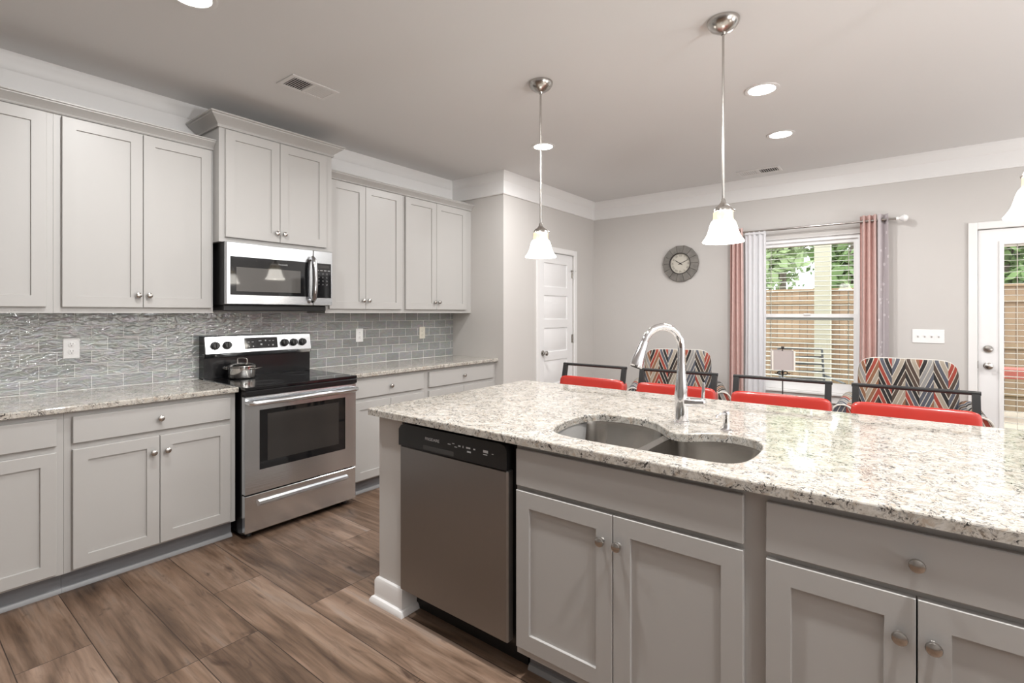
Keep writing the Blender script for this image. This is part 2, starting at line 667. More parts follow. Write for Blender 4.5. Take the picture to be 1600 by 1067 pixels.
def sweep(bm, path, prof, side=1):
    """sweep closed profile (d,z) along a horizontal polyline with mitred corners; d grows to the given side"""
    n = len(path)
    pts = [Vector((p[0], p[1])) for p in path]
    rings = []
    for i in range(n):
        ns = []
        if i > 0:
            t = (pts[i] - pts[i - 1]).normalized(); ns.append(Vector((-t.y, t.x)) * side)
        if i < n - 1:
            t = (pts[i + 1] - pts[i]).normalized(); ns.append(Vector((-t.y, t.x)) * side)
        if len(ns) == 2:
            m_ = (ns[0] + ns[1]).normalized()
            m_ = m_ / m_.dot(ns[0])
        else:
            m_ = ns[0]
        rings.append([bm.verts.new((pts[i].x + m_.x * d, pts[i].y + m_.y * d, z)) for d, z in prof])
    k = len(prof)
    for a, b in zip(rings, rings[1:]):
        for q in range(k):
            j = (q + 1) % k
            bm.faces.new((a[q], a[j], b[j], b[q]))
    bm.faces.new(rings[0])
    bm.faces.new(rings[-1])
    return bm

def pillow(bm, cx, cy, cz, w, d, h, n=.35, seg=28, rings=16, taper=0.):
    """superellipsoid cushion; n small = boxier. taper narrows the lower half"""
    def sp(v, e):
        return math.copysign(abs(v) ** e, v)
    grid = []
    for i in range(rings + 1):
        la = -PI / 2 + PI * i / rings
        row = []
        for j in range(seg):
            lo = 2 * PI * j / seg
            x = sp(math.cos(la), n) * sp(math.cos(lo), n)
            y = sp(math.cos(la), n) * sp(math.sin(lo), n)
            z = sp(math.sin(la), n)
            k = 1 - taper * max(0, -z)
            row.append((cx + w / 2 * x * k, cy + d / 2 * y, cz + h / 2 * z))
        grid.append(row)
    bot = bm.verts.new(grid[0][0]); top = bm.verts.new(grid[-1][0])
    rv = [[bm.verts.new(p) for p in row] for row in grid[1:-1]]
    for a, b in zip(rv, rv[1:]):
        for j in range(seg):
            k = (j + 1) % seg
            bm.faces.new((a[j], a[k], b[k], b[j]))
    for j in range(seg):
        k = (j + 1) % seg
        bm.faces.new((bot, rv[0][k], rv[0][j]))
        bm.faces.new((top, rv[-1][j], rv[-1][k]))
    return bm

def text(name, s, size, m, parent, loc, rot, align='CENTER'):
    cu = bpy.data.curves.new(name, 'FONT')
    cu.body = s
    cu.size = size
    cu.align_x = align
    cu.align_y = 'CENTER'
    cu.extrude = .0003
    t = bpy.data.objects.new(name, cu)
    COL.objects.link(t)
    dg = bpy.context.evaluated_depsgraph_get()
    me = bpy.data.meshes.new_from_object(t.evaluated_get(dg))
    bpy.data.objects.remove(t)
    me.name = name
    me.materials.clear()
    me.materials.append(m)
    me.transform(Matrix.Translation(loc) @ rot.to_4x4())
    o = bpy.data.objects.new(name, me)
    COL.objects.link(o)
    o.parent = parent
    return o

FRONT = Matrix.Rotation(R(90), 3, 'X')      # text standing on a face that looks to local -Y

# ------------------------------------------------------------------ setting
struct('floor', B(XL - .3, XR + .2, YB - .2, YF + .15, -.12, 0), M['floor'])
struct('ceiling', B(XL - .3, XR + .2, YB - .2, YF + .15, ZC, ZC + .12), M['ceil'])
struct('wall_left', B(XL - .15, XL, YB - .15, YJ + .12, 0, ZC), M['wall'])
struct('wall_pantry_front', B(XL, XP, YJ, YJ + .12, 0, ZC), M['wall'])
PD0, PD1, PDH = 4.435, 5.155, 2.035       # pantry door opening
bm = BM()
box(bm, XP - .12, XP, YJ + .12, PD0, 0, ZC)
box(bm, XP - .12, XP, PD1, YF, 0, ZC)
box(bm, XP - .12, XP, PD0, PD1, PDH, ZC)
struct('wall_pantry_side', bm, M['wall'])
WX0, WX1, WZ0, WZ1 = -1.195, -.285, .60, 2.105
DX0, DX1, DH = .49, 1.42, 2.05
GX0, GX1, GZ0, GZ1 = 1.95, 4.25, .60, 2.20     # opening of the unseen window added for its reflections
bm = BM()
for a in ((XP - .12, WX0, 0, ZC), (WX0, WX1, 0, WZ0), (WX0, WX1, WZ1, ZC), (WX1, DX0, 0, ZC), (DX0, DX1, DH, ZC), (DX1, GX0, 0, ZC), (GX0, GX1, 0, GZ0), (GX0, GX1, GZ1, ZC), (GX1, XR + .15, 0, ZC)):
    box(bm, a[0], a[1], YF, YF + .15, a[2], a[3])
struct('wall_back', bm, M['wall'])
struct('wall_right', B(XR, XR + .15, YB - .15, YF, 0, ZC), M['wall'])
struct('wall_front', B(XL - .15, XR + .15, YB - .15, YB, 0, ZC), M['wall'])
# crown band round the room
CROWN = [(0, 2.525), (.012, 2.525), (.016, 2.535), (.012, 2.547), (.012, 2.655), (.018, 2.662), (.022, 2.69), (.034, 2.715), (.040, 2.735), (.040, ZC), (0, ZC)]
def crown(name, path):
    return struct(name, sweep(BM(), path, CROWN, -1), M['trim'])
crown('trim_1', [(XL, YB), (XL, YJ), (XP, YJ), (XP, YF), (XR, YF), (XR, YB), (XL, YB)])
BASE = [(0, 0), (.022, 0), (.022, .018), (.015, .03), (.015, .095), (.008, .115), (0, .118)]
struct('baseboard_back', sweep(BM(), [(XP, PD1 + .07), (XP, YF), (DX0 - .06, YF)], BASE, -1), M['trim'])
struct('baseboard_right', sweep(BM(), [(DX1 + .06, YF), (XR, YF), (XR, YB), (XL, YB), (XL, -.25)], BASE, -1), M['trim'])
# tiled splashback on the kitchen wall
o = struct('wall_backsplash', B(XL, XL + .009, -.19, YJ, .914, 1.366), M['tile'], label='grey glazed brick tile between counter and wall cabinets')

# pantry door ----------------------------------------------------------------
def panel_door(bm, w, h, t, panels):
    """slab with raised panels on its local -Y face, x 0..w, z 0..h; panels: (x0,x1,z0,z1)"""
    xs = [0, panels[0][0], panels[0][1], w]
    box(bm, 0, xs[1], 0, t, 0, h)
    box(bm, xs[2], w, 0, t, 0, h)
    zz = 0
    for (x0, x1, z0, z1) in panels:
        box(bm, x0, x1, 0, t, zz, z0)
        zz = z1
        box(bm, x0, x1, .012, t, z0, z1)
        i = .028
        v0 = [bm.verts.new(p) for p in ((x0 + .008, .012, z0 + .008), (x1 - .008, .012, z0 + .008), (x1 - .008, .012, z1 - .008), (x0 + .008, .012, z1 - .008))]
        v1 = [bm.verts.new(p) for p in ((x0 + i, .004, z0 + i), (x1 - i, .004, z0 + i), (x1 - i, .004, z1 - i), (x0 + i, .004, z1 - i))]
        for a in range(4):
            b_ = (a + 1) % 4
            bm.faces.new((v0[a], v0[b_], v1[b_], v1[a]))
        bm.faces.new(v1)
    box(bm, xs[1], xs[2], 0, t, zz, h)
    return bm

def door_knob(parent, x, z, m, y=0., name='door_knob', r=.027):
    lathe_pts = [(.030, 0), (.030, -.006), (.012, -.010), (.011, -.030), (.020, -.036), (r, -.048), (r * .93, -.060), (r * .5, -.068), (.001, -.069)]
    return add(name, lathe(BM(), lathe_pts, 24, (x, y, z), 'Y'), m, parent)

d1 = bpy.data.objects.new('door_1', None)
COL.objects.link(d1)
d1.location = (XP - .012, PD0 + .004, .008)
d1.rotation_euler = (0, 0, R(90))
tag(d1, 'white five-panel pantry door with a round nickel knob', 'door', kind='structure')
DW = PD1 - PD0 - .008
pz = []
z0 = .20
for k in range(5):
    pz.append((.115, DW - .115, z0, z0 + .268))
    z0 += .268 + .092
add('door_slab', panel_door(BM(), DW, PDH - .014, .035, pz), M['doorwhite'], d1)
door_knob(d1, .085, .915, M['nickel'])
for z in (.22, 1.05, 1.81):
    bm = BM()
    lathe(bm, [(.008, -.05), (.008, .05)], 10, (DW + .002, -.006, z))
    box(bm, DW - .03, DW + .001, -.002, .0, z - .048, z + .048)
    if z > 1.5:                                                     # hinge with a stop arm
        box(bm, DW - .05, DW + .03, -.014, -.006, z + .03, z + .042)
        tube(bm, [(DW + .03, -.01, z + .036), (DW + .03, -.03, z + .036)], .006)
    add('hinge', bm, M['nickel'], d1)
CAS = .058
def casing(bm, x0, x1, h, t=.018):
    """flat casing with a stepped outer bead, face towards local -Y"""
    for a, b_ in ((x0 - CAS, x0), (x1, x1 + CAS)):
        box(bm, a, b_, -t, 0, 0, h + CAS, .003)
    box(bm, x0, x1, -t, 0, h, h + CAS, .003)
    return bm
o = struct('trim_2', casing(BM(), 0, PD1 - PD0, PDH), M['trim'])
o.location = (XP, PD0, 0)
o.rotation_euler = (0, 0, R(90))

# patio door ------------------------------------------------------------------
d2 = bpy.data.objects.new('door_2', None)
COL.objects.link(d2)
d2.location = (DX0 + .006, YF + .012, .012)
tag(d2, 'white patio door with a tall glass pane and slats between the glass', 'door', kind='structure')
W2, H2 = DX1 - DX0 - .012, DH - .018
gx0, gx1, gz0, gz1 = .142, W2 - .142, .20, 1.915
bm = BM()
box(bm, 0, gx0, 0, .045, 0, H2); box(bm, gx1, W2, 0, .045, 0, H2)
box(bm, gx0, gx1, 0, .045, 0, gz0); box(bm, gx0, gx1, 0, .045, gz1, H2)
add('door_slab', bm, M['doorwhite'], d2)
bm = BM()
for a in ((gx0 - .018, gx0 + .012, gz0 - .018, gz1 + .018), (gx1 - .012, gx1 + .018, gz0 - .018, gz1 + .018), (gx0 + .012, gx1 - .012, gz0 - .018, gz0 + .012), (gx0 + .012, gx1 - .012, gz1 - .012, gz1 + .018)):
    box(bm, a[0], a[1], -.010, -.0005, a[2], a[3], .003)
add('glass_frame', bm, M['vinyl'], d2)
add('pane', B(gx0, gx1, .036, .040, gz0, gz1), M['glass'], d2)
bm = BM()
z = gz0 + .02
while z < gz1 - .02:
    prism(bm, [(.010, z), (.030, z + .004), (.030, z + .0055), (.010, z + .0015)], 'X', gx0 + .004, gx1 - .004)
    z += .047
for x in (gx0 + .09, gx1 - .09):
    box(bm, x - .002, x + .002, .008, .0095, gz0 + .01, gz1 - .01)
box(bm, gx0 + .003, gx1 - .003, .008, .033, gz1 - .03, gz1 - .002)
add('blind', bm, M['blind'], d2)
door_knob(d2, .060, .915, M['nickel'])
add('deadbolt', lathe(BM(), [(.031, 0), (.031, -.008), (.026, -.014), (.012, -.016), (.011, -.022), (.001, -.023)], 24, (.060, 0, 1.052), 'Y'), M['nickel'], d2)
add('strike_plate', B(-.004, .0, -.003, .02, .89, .95), M['nickel'], d2)
o = struct('trim_3', casing(BM(), 0, DX1 - DX0, DH), M['trim'])
o.location = (DX0, YF, 0)

# window ------------------------------------------------------------------------
w1 = bpy.data.objects.new('window_1', None)
COL.objects.link(w1)
w1.location = (WX0, YF + .030, WZ0)
tag(w1, 'white single-hung window looking out to the fenced yard', 'window', kind='structure')
WW, WH = WX1 - WX0, WZ1 - WZ0
def frame(bm, x0, x1, z0, z1, t, y0, y1, tb=None):
    tb = tb or t
    box(bm, x0, x0 + t, y0, y1, z0, z1); box(bm, x1 - t, x1, y0, y1, z0, z1)
    box(bm, x0 + t, x1 - t, y0, y1, z0, z0 + tb); box(bm, x0 + t, x1 - t, y0, y1, z1 - t, z1)
    return bm
add('window_frame', frame(BM(), .0045, WW - .0045, .0, WH - .0045, .036, .0, .115), M['vinyl'], w1)
s1 = add('lower_sash', frame(BM(), .041, WW - .041, .0365, .752, .036, .004, .024, .05), M['vinyl'], w1)
add('pane', B(.0775, WW - .0775, .010, .014, .087, .7155), M['glass'], s1)
s2 = add('upper_sash', frame(BM(), .041, WW - .041, .692, WH - .0405, .036, .025, .045), M['vinyl'], w1)
add('pane', B(.0775, WW - .0775, .033, .037, .7285, WH - .077), M['glass'], s2)
add('sash_lock', B(WW / 2 - .03, WW / 2 + .03, -.010, .0035, .740, .756, .003), M['vinyl'], w1)
bm = BM()
box(bm, WX0 - .05, WX1 + .05, YF - .045, YF + .029, WZ0 - .024, WZ0 - .001, .004)
box(bm, WX0 - .03, WX1 + .03, YF - .018, YF, WZ0 - .10, WZ0 - .024, .003)
struct('trim_4', bm, M['trim'], label='white window sill with a flat board under it')
w2 = bpy.data.objects.new('added_window', None)  # added window out of view, there for bright reflections
COL.objects.link(w2)
w2.location = (GX0, YF + .09, GZ0)
tag(w2, 'unseen wide white-framed window added for its reflections, beyond the patio door', 'window', kind='structure')
GW, GH = GX1 - GX0, GZ1 - GZ0
bm = BM()
for i in range(4):
    x = i * (GW - .06) / 3
    box(bm, x, x + .06, -.03, .03, 0, GH)
for i in range(3):
    x = i * (GW - .06) / 3 + .06
    for z in (0, GH - .06):
        box(bm, x, x + (GW - .06) / 3 - .06, -.03, .03, z, z + .06)
add('window_frame', bm, M['vinyl'], w2)
for i in range(3):
    x = i * (GW - .06) / 3 + .06
    add('pane', B(x, x + (GW - .06) / 3 - .06, -.003, .003, .06, GH - .06), M['glass'], w2)
# lining of the window opening
bm = BM()
box(bm, WX0, WX0 + .004, YF, YF + .1465, WZ0, WZ1)
box(bm, WX1 - .004, WX1, YF, YF + .1465, WZ0, WZ1)
box(bm, WX0 + .004, WX1 - .004, YF, YF + .1465, WZ1 - .004, WZ1)
struct('trim_5', bm, M['vinyl'], label='white lining of the window opening')

# ------------------------------------------------------------------ cabinets (local: x along the run, y into the cabinet, front frame at y=0)
def shaker(bm, x0, x1, z0, z1, t=.02, st=.058, rec=.009):
    """five-piece door with a recessed flat panel; its face looks to -Y at y=-t"""
    c = .0018
    def rect(i, y):
        return [bm.verts.new(p) for p in ((x0 + i, y, z0 + i), (x1 - i, y, z0 + i), (x1 - i, y, z1 - i), (x0 + i, y, z1 - i))]
    loops = [rect(0, 0), rect(0, -t + c), rect(c, -t), rect(st, -t), rect(st + .0015, -t + rec)]
    for a, b_ in zip(loops, loops[1:]):
        for i in range(4):
            j = (i + 1) % 4
            bm.faces.new((a[i], a[j], b_[j], b_[i]))
    bm.faces.new(loops[-1])
    bm.faces.new(loops[0])
    return bm

KNOB = [(.0085, 0), (.0065, -.004), (.0060, -.012), (.0095, -.015), (.0155, -.0175), (.0162, -.021), (.0145, -.025), (.009, -.028), (.001, -.029)]
def knob(parent, x, z, y=-.02):
    return add('knob', lathe(BM(), KNOB, 18, (x, y, z), 'Y'), M['nickel'], parent)

def door(parent, x0, x1, z0, z1, kx=None, kz=None):
    d = add('door', shaker(BM(), x0, x1, z0, z1), M['cab'], parent)
    if kx is not None:
        knob(d, kx, kz)
    return d

def drawer(parent, x0, x1, z0, z1, kx=None, name='drawer'):
    d = add(name, B(x0, x1, -.02, 0, z0, z1, .0022), M['cab'], parent)
    if kx is not None:
        knob(d, kx, (z0 + z1) / 2)
    return d

def crown_cab(path, z0, z1, proj):
    h = z1 - z0
    prof = [(0, z0), (.010, z0), (.014, z0 + .10 * h), (.010, z0 + .2 * h), (.014, z0 + .28 * h), (proj * .55, z0 + .55 * h), (proj * .85, z0 + .75 * h), (proj * .86, z0 + .84 * h), (proj, z0 + .90 * h), (proj, z1), (0, z1)]
    return sweep(BM(), path, prof, -1)

RZ = R(90)
UF, BF = -3.51, -3.185          # face-frame planes of wall and base cabinets
UZ0, UZ1 = 1.36, 2.415
def wall_cabinet(label, y0, w, doors, z0=UZ0, z1=UZ1, front=UF, dz0=1.392, dz1=2.398, kz=1.462, crown=None, czt=(2.405, 2.463, .055)):
    c = thing('wall_cabinet', label, 'cabinet', (front, y0, 0), RZ, 'grey wall cabinets')
    add('carcass', B(.0005, w - .0005, 0, front - XL - .010, z0, z1), M['cab'], c)
    for (a, b_, k) in doors:
        door(c, a - y0, b_ - y0, dz0, dz1, None if k is None else k - y0, kz)
    if crown:
        add('crown_moulding', crown_cab(crown, *czt), M['cab'], c)
    return c
def pair(a, m_, b_, off=.027):
    return [(a, m_ - .0015, m_ - off), (m_ + .0015, b_, m_ + off)]
C1, C2, C3, C4, C5 = -.168, .606, 1.377, 2.174, 2.938
wall_cabinet('grey wall cabinet with no knob in view, at the end away from the microwave', C1, C2 - C1, pair(-.136, .2205, .577), crown=[(C2 - C1, 0), (0, 0), (0, .25)][::-1])
wall_cabinet('tall grey two-door wall cabinet over the duplex outlet, next to the microwave', C2, C3 - C2, pair(.638, .996, 1.362), crown=[(0, 0), (C3 - C2 - .0, 0)])
MF = -3.42
wall_cabinet('short raised grey wall cabinet with its own heavier crown, above the microwave', C3, C4 - C3, pair(1.411, 1.765, 2.120), z0=1.815, z1=2.56, front=MF, dz0=1.846, dz1=2.532, kz=1.906, crown=[(0, .33), (0, 0), (C4 - C3, 0), (C4 - C3, .33)], czt=(2.540, 2.618, .072))
wall_cabinet('grey two-door wall cabinet touching the microwave on its pantry side', C4, C5 - C4, pair(2.201, 2.532, 2.908), crown=[(0, 0), (C5 - C4, 0)])
wall_cabinet('grey two-door wall cabinet against the pantry wall', C5, YJ - C5, pair(2.956, 3.330, 3.748), crown=[(0, 0), (YJ - C5, 0)])

KICK = -.060                    # toe kick set back behind the face frame (local y = .06)
def base_cabinet(label, y0, w, doors, drawers, dz=(.118, .698), wz=(.728, .858), kz=.615, shell=None):
    c = thing('base_cabinet', label, 'cabinet', (BF, y0, 0), RZ, 'grey base cabinets along the tiled wall')
    add('carcass', B(.0005, w - .0005, 0, BF - XL - .004, .105, .883), M['cab'], c)
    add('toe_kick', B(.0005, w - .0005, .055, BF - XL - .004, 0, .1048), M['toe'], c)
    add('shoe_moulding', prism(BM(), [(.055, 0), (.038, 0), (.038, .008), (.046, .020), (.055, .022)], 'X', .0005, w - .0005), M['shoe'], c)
    for (a, b_, k) in doors:
        door(c, a - y0, b_ - y0, *dz, k - y0, kz)
    for (a, b_, k) in drawers:
        drawer(c, a - y0, b_ - y0, *wz, k - y0)
    return c
B1, B2, B3, B4, B5 = -.186, .588, 1.374, 2.166, 2.903
base_cabinet('grey base cabinet at the end of the run, no knob in view', B1, B2 - B1, pair(-.154, .203, .560, .03), [(-.154, .560, .203)])
base_cabinet('grey base cabinet with one drawer over two doors, beside the oven under the duplex outlet', B2, B3 - B2, pair(.618, .979, 1.341, .032), [(.618, 1.341, .980)])
base_cabinet('grey base cabinet with one drawer, on the pantry side of the oven', B3 + .792, B4 - B3 - .792 + B5 - B4, pair(2.190, 2.530, 2.870, .03), [(2.190, 2.870, 2.530)])
base_cabinet('grey base cabinet with one drawer, against the pantry wall', B5, YJ - B5, pair(2.936, 3.36, 3.786, .03), [(2.936, 3.786, 3.36)])

# countertops on the tiled wall
def counter(label, y0, y1):
    e = .004
    poly = [(XL + .0005, .8835), (-3.147 - e, .8835), (-3.147, .8835 + e), (-3.147, .914 - e * 1.5), (-3.147 - e, .914 - e * .3), (-3.147 - e * 2, .914), (XL + .0005, .914)]
    c = add('countertop', prism(BM(), poly, 'Y', y0, y1), M['granite'], angle=8)
    return tag(c, label, 'countertop')
counter('speckled pale granite worktop with the larger white duplex outlet above it', -.20, 1.378)
counter('speckled pale granite worktop between the oven and the pantry wall', 2.162, YJ - .0005)

# ------------------------------------------------------------------ range
RX = -3.088
ra = thing('electric_range', 'stainless steel electric range with black glass cooktop and oven window', 'oven', (RX, 1.389, 0), RZ)
RW = .766
add('body', B(.003, RW - .003, .042, .675, .025, .894), M['blackenamel'], ra)
ct = add('cooktop', B(-.004, RW + .004, -.014, .600, .8945, .9155, .004), M['blackgloss'], ra)
add('front_rim', B(-.002, RW + .002, -.018, .040, .862, .8945, .006), M['blackenamel'], ra)
for (bx, by, br) in ((.20, .15, .105), (.20, .43, .075), (.57, .15, .085), (.57, .43, .105)):
    bm = BM()
    for rr in (br, br * .62):
        lathe(bm, [(rr - .0015, .9156), (rr - .0015, .9159), (rr + .0015, .9159), (rr + .0015, .9156), (rr - .0015, .9156)], 40, (bx, by, 0), cap=False)
    add('burner_ring', bm, M['ring'], ct)
# backguard
add('backguard', prism(BM(), [(.602, .9155), (.602, 1.055), (.590, 1.058), (.578, 1.085), (.598, 1.197), (.606, 1.203), (.676, 1.203), (.676, .9155)], 'X', .002, RW - .002), M['blackenamel'], ra)
tilt = math.atan2(.020, .112)
cpan = add('control_panel', prism(BM(), [(.5895, 1.0585), (.5755, 1.0855), (.5960, 1.1985), (.6035, 1.2045), (.620, 1.2045), (.620, 1.2035), (.606, 1.2035), (.5980, 1.1972), (.5780, 1.0850), (.5900, 1.0580)], 'X', .006, RW - .006), M['steel'], ra)
def on_panel(z):          # y of the tilted panel at height z
    return .5755 + (z - 1.0855) * .0205 / .113
TILT = Matrix.Rotation(-tilt, 3, 'X')
def tilt_bm(bm, x, z, off=.0):
    y = on_panel(z) - off
    for v in bm.verts:
        p = TILT @ v.co
        v.co = (x + p.x, y + p.y, z + p.z)
    return bm
dsp = add('display', tilt_bm(B(-.118, .118, -.0025, .0, -.038, .040, .001), .378, 1.143), M['blackgloss'], ra)
for dx, dz, w, h in [(-.090, .010, .014, .004), (-.062, .010, .014, .004), (-.088, -.022, .010, .009), (-.060, -.022, .010, .009), (-.010, .016, .020, .005), (-.002, -.010, .014, .012), (.030, .017, .010, .010), (.050, -.018, .006, .008), (.082, -.018, .011, .010), (.060, .014, .014, .003), (.086, .014, .014, .003)]:
    add('display_mark', tilt_bm(B(dx - w / 2, dx + w / 2, -.0032, -.0026, dz - h / 2, dz + h / 2), .378, 1.143), M['greymark'], dsp)
for i, kx in enumerate((.066, .143, .548, .619, .690)):
    kn = add('control_knob', tilt_bm(lathe(BM(), [(.028, 0), (.028, -.004), (.024, -.007), (.0225, -.028), (.020, -.031), (.001, -.032)], 24, axis='Y'), kx, 1.137, .0004), M['blackplastic'], ra)
    add('pointer', tilt_bm(B(-.0045, .0045, -.038, -.0315, -.021, .021, .002), kx, 1.137), M['blackplastic'], kn)
# oven door
dr = add('oven_door', frame(BM(), .0, RW, .272, .855, .085, 0, .040, .135), M['steel'], ra)
bm = dr  # steel surround above is completed by an upper strip
add('vent_strip', B(.004, RW - .004, -.003, .041, .8555, .8615), M['blackplastic'], ra)
win = add('window', B(.0855, RW - .0855, .003, .030, .4075, .7695), M['blackgloss'], dr)
add('inner_window', B(.135, RW - .135, .0020, .0029, .452, .742), M['ovenglass'], dr)
bm = BM()
pts = [(.012, .0, .823), (.018, -.036, .823), (.040, -.050, .823), (RW / 2, -.054, .823), (RW - .040, -.050, .823), (RW - .018, -.036, .823), (RW - .012, .0, .823)]
tube(bm, pts, [.014, .016, .0175, .0175, .0175, .016, .014], 14)
hd = add('handle', bm, M['steel'], dr)
# storage drawer with pull ledge
sd = add('storage_drawer', B(.0, RW, .0, .040, .040, .262, .003), M['steel'], ra)
add('drawer_pull', prism(BM(), [(.0, .226), (-.022, .220), (-.026, .206), (-.020, .200), (.0, .186)], 'X', .075, RW - .075), M['steel'], sd)
for x in (.05, RW - .05):
    for y in (.07, .62):
        add('foot', lathe(BM(), [(.018, 0), (.018, .012), (.010, .026)], 12, (x, y, 0)), M['blackplastic'], ra)

# saucepan on the cooktop
po = thing('saucepan', 'small polished steel saucepan with loop handles and lid on the cooktop', 'pot', (-3.565, 1.585, .9162), R(35))
add('pan_body', lathe(BM(), [(.070, 0), (.082, .006), (.085, .018), (.085, .074), (.089, .079), (.089, .082), (.083, .082), (.083, .02), (.001, .012)], 40, cap=False), M['potsteel'], po)
lid = add('lid', lathe(BM(), [(.0825, .0825), (.087, .0835), (.086, .087), (.070, .096), (.040, .104), (.001, .107)], 40, cap=False), M['potsteel'], po)
tube_pts = lambda c, r, n=12, a0=0, a1=PI: [(c[0] + r * math.cos(a0 + (a1 - a0) * i / n), c[1], c[2] + r * .85 * math.sin(a0 + (a1 - a0) * i / n)) for i in range(n + 1)]
add('lid_handle', tube(BM(), [(-.034, 0, .103), (-.034, 0, .125), (-.028, 0, .134), (0, 0, .137), (.028, 0, .134), (.034, 0, .125), (.034, 0, .103)], .0042, 8), M['potsteel'], lid)
for s in (-1, 1):
    add('side_handle', tube(BM(), [(s * .083, -.034, .062), (s * .108, -.034, .066), (s * .122, -.022, .070), (s * .125, 0, .071), (s * .122, .022, .070), (s * .108, .034, .066), (s * .083, .034, .062)], .005, 8), M['potsteel'], po)

# ------------------------------------------------------------------ microwave
mw = thing('microwave', 'stainless steel microwave with curved handle hung under the raised wall cabinet', 'microwave', (-3.362, 1.397, 0), RZ - R(.55))
MW = .742
add('body', B(.002, MW - .002, .032, .396, 1.412, 1.8145), M['blackplastic'], mw)
add('vent_grille', B(.01, MW - .01, .070, .38, 1.374, 1.4115, .004), M['blackplastic'], mw)
mdoor = add('door', B(.0, .588, .0, .031, 1.416, 1.812, .0035), M['steel'], mw)
wn_o = add('window', B(.024, .552, -.0012, .004, 1.476, 1.722), M['blackgloss'], mdoor)
add('window_mesh', B(.060, .492, -.0020, -.0013, 1.500, 1.655), M['mwglass'], mdoor)
text('lettering', 'FRIGIDAIRE', .0125, M['greymark'], mdoor, Vector((.366, -.0018, 1.689)), FRONT)
bm = BM()
hp = [(.572, .0, 1.745), (.572, -.024, 1.752), (.572, -.042, 1.735), (.572, -.052, 1.68), (.572, -.056, 1.60), (.572, -.052, 1.52), (.572, -.042, 1.465), (.572, -.024, 1.446), (.572, .0, 1.452)]
tube(bm, hp, [.015, .017, .018, .0185, .019, .0185, .018, .017, .015], 16)
add('handle', bm, M['darksteel'], mdoor)
cp = add('control_panel', B(.591, MW, .0, .031, 1.416, 1.812, .0035), M['steel'], mw)
kp = add('keypad', B(.600, MW - .012, -.0012, .004, 1.470, 1.722), M['blackgloss'], cp)
add('clock_display', B(.615, MW - .028, -.0018, -.0013, 1.688, 1.708), M['dark'], cp)
for r_ in range(4):
    for c_ in range(3):
        text('key', ('123', '456', '789', '*0#')[r_][c_], .013, M['greymark'], cp, Vector((.632 + c_ * .032, -.0016, 1.645 - r_ * .026)), FRONT)
bm = BM()
for c_ in range(4):
    box(bm, .612 + c_ * .030, .632 + c_ * .030, -.0017, -.0013, 1.668, 1.672)
add('key_lettering', bm, M['greymark'], cp)
# keypad face stays plain black glass

# wall outlets on the tile
def duplex(label, y, z, m):
    o = thing('wall_outlet', label, 'outlet', (XL + .0092, y, z), RZ, None)
    pl = add('cover_plate', B(-.037, .037, -.005, 0, -.058, .058, .003), m, o)
    for dz in (.021, -.021):
        rc = add('receptacle', lathe(BM(), [(.0165, -.005), (.0165, -.0075), (.0155, -.008), (.001, -.008)], 20, (0, 0, dz), 'Y', cap=False), m, o)
        bm = BM()
        for x in (-.006, .006):
            box(bm, x - .001, x + .001, -.0084, -.0081, dz + .001, dz + .010)
        lathe(bm, [(.0024, -.0081), (.0024, -.0084)], 10, (0, 0, dz - .007), 'Y')
        add('slots', bm, M['slot'], rc)
    return o
duplex('white duplex outlet in the tile on the side of the oven away from the pantry', .728, 1.158, M['plate'])
duplex('white outlet in the tile under the wall cabinet next to the microwave, pantry side', 2.665, 1.165, M['plate'])
duplex('cream outlet in the tile nearest to the pantry wall', 3.395, 1.165, M['cream'])

# ------------------------------------------------------------------ island
IX0, IX1 = -1.955, .61
bm = BM()
box(bm, IX0, -1.790, 1.495, 2.10, 0, .8825)
box(bm, IX0, IX1, 2.10, 2.24, 0, .8825)
box(bm, .445, IX1, 1.495, 2.10, 0, .8825)
struct('wall_island', bm, M['endwall'], label='pale half wall that wraps the ends and back of the island')
IB = [(0, 0), (.034, 0), (.034, .010), (.026, .024), (.016, .028), (.016, .098), (.010, .112), (.0, .116)]
bm = BM()
sweep(bm, [(-1.790, 1.62), (-1.790, 1.495), (IX0, 1.495), (IX0, 2.24), (IX1, 2.24), (IX1, 1.495), (.445, 1.495), (.445, 1.60)], IB, 1)
struct('baseboard_island', bm, M['trim'])

SF = 1.485                # face-frame plane of the island cabinets
def island_cabinet(label, x0, w, rs=.04):
    c = thing('island_cabinet', label, 'cabinet', (x0, SF, 0), 0, 'grey cabinets in the island')
    t = .018
    bm = BM()
    box(bm, 0, t, .02, .600, .105, .8825); box(bm, w - t, w, .02, .600, .105, .8825)
    box(bm, t, w - t, .582, .600, .105, .8825); box(bm, t, w - t, .02, .582, .105, .123)
    box(bm, 0, .04, 0, .02, .105, .8825); box(bm, w - rs, w, 0, .02, .105, .8825)
    box(bm, .04, w - rs, 0, .02, .845, .8825); box(bm, .04, w - rs, 0, .02, .700, .755); box(bm, .04, w - rs, 0, .02, .105, .16)
    add('carcass', bm, M['cab'], c)
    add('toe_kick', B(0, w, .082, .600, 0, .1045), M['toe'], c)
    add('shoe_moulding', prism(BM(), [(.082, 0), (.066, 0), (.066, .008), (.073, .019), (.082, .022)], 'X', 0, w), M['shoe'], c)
    return c
I0, I1, I2 = -1.128, -.314, .4445
sb = island_cabinet('grey sink cabinet in the island with a plain top front over two doors', I0, I1 - I0)
drawer(sb, -1.119 - I0, -.342 - I0, .730, .864, None, 'false_drawer_front')
door(sb, -1.119 - I0, -.7325 - I0, .140, .7135, -.768 - I0, .6255)
door(sb, -.7295 - I0, -.342 - I0, .140, .7135, -.710 - I0, .6245)
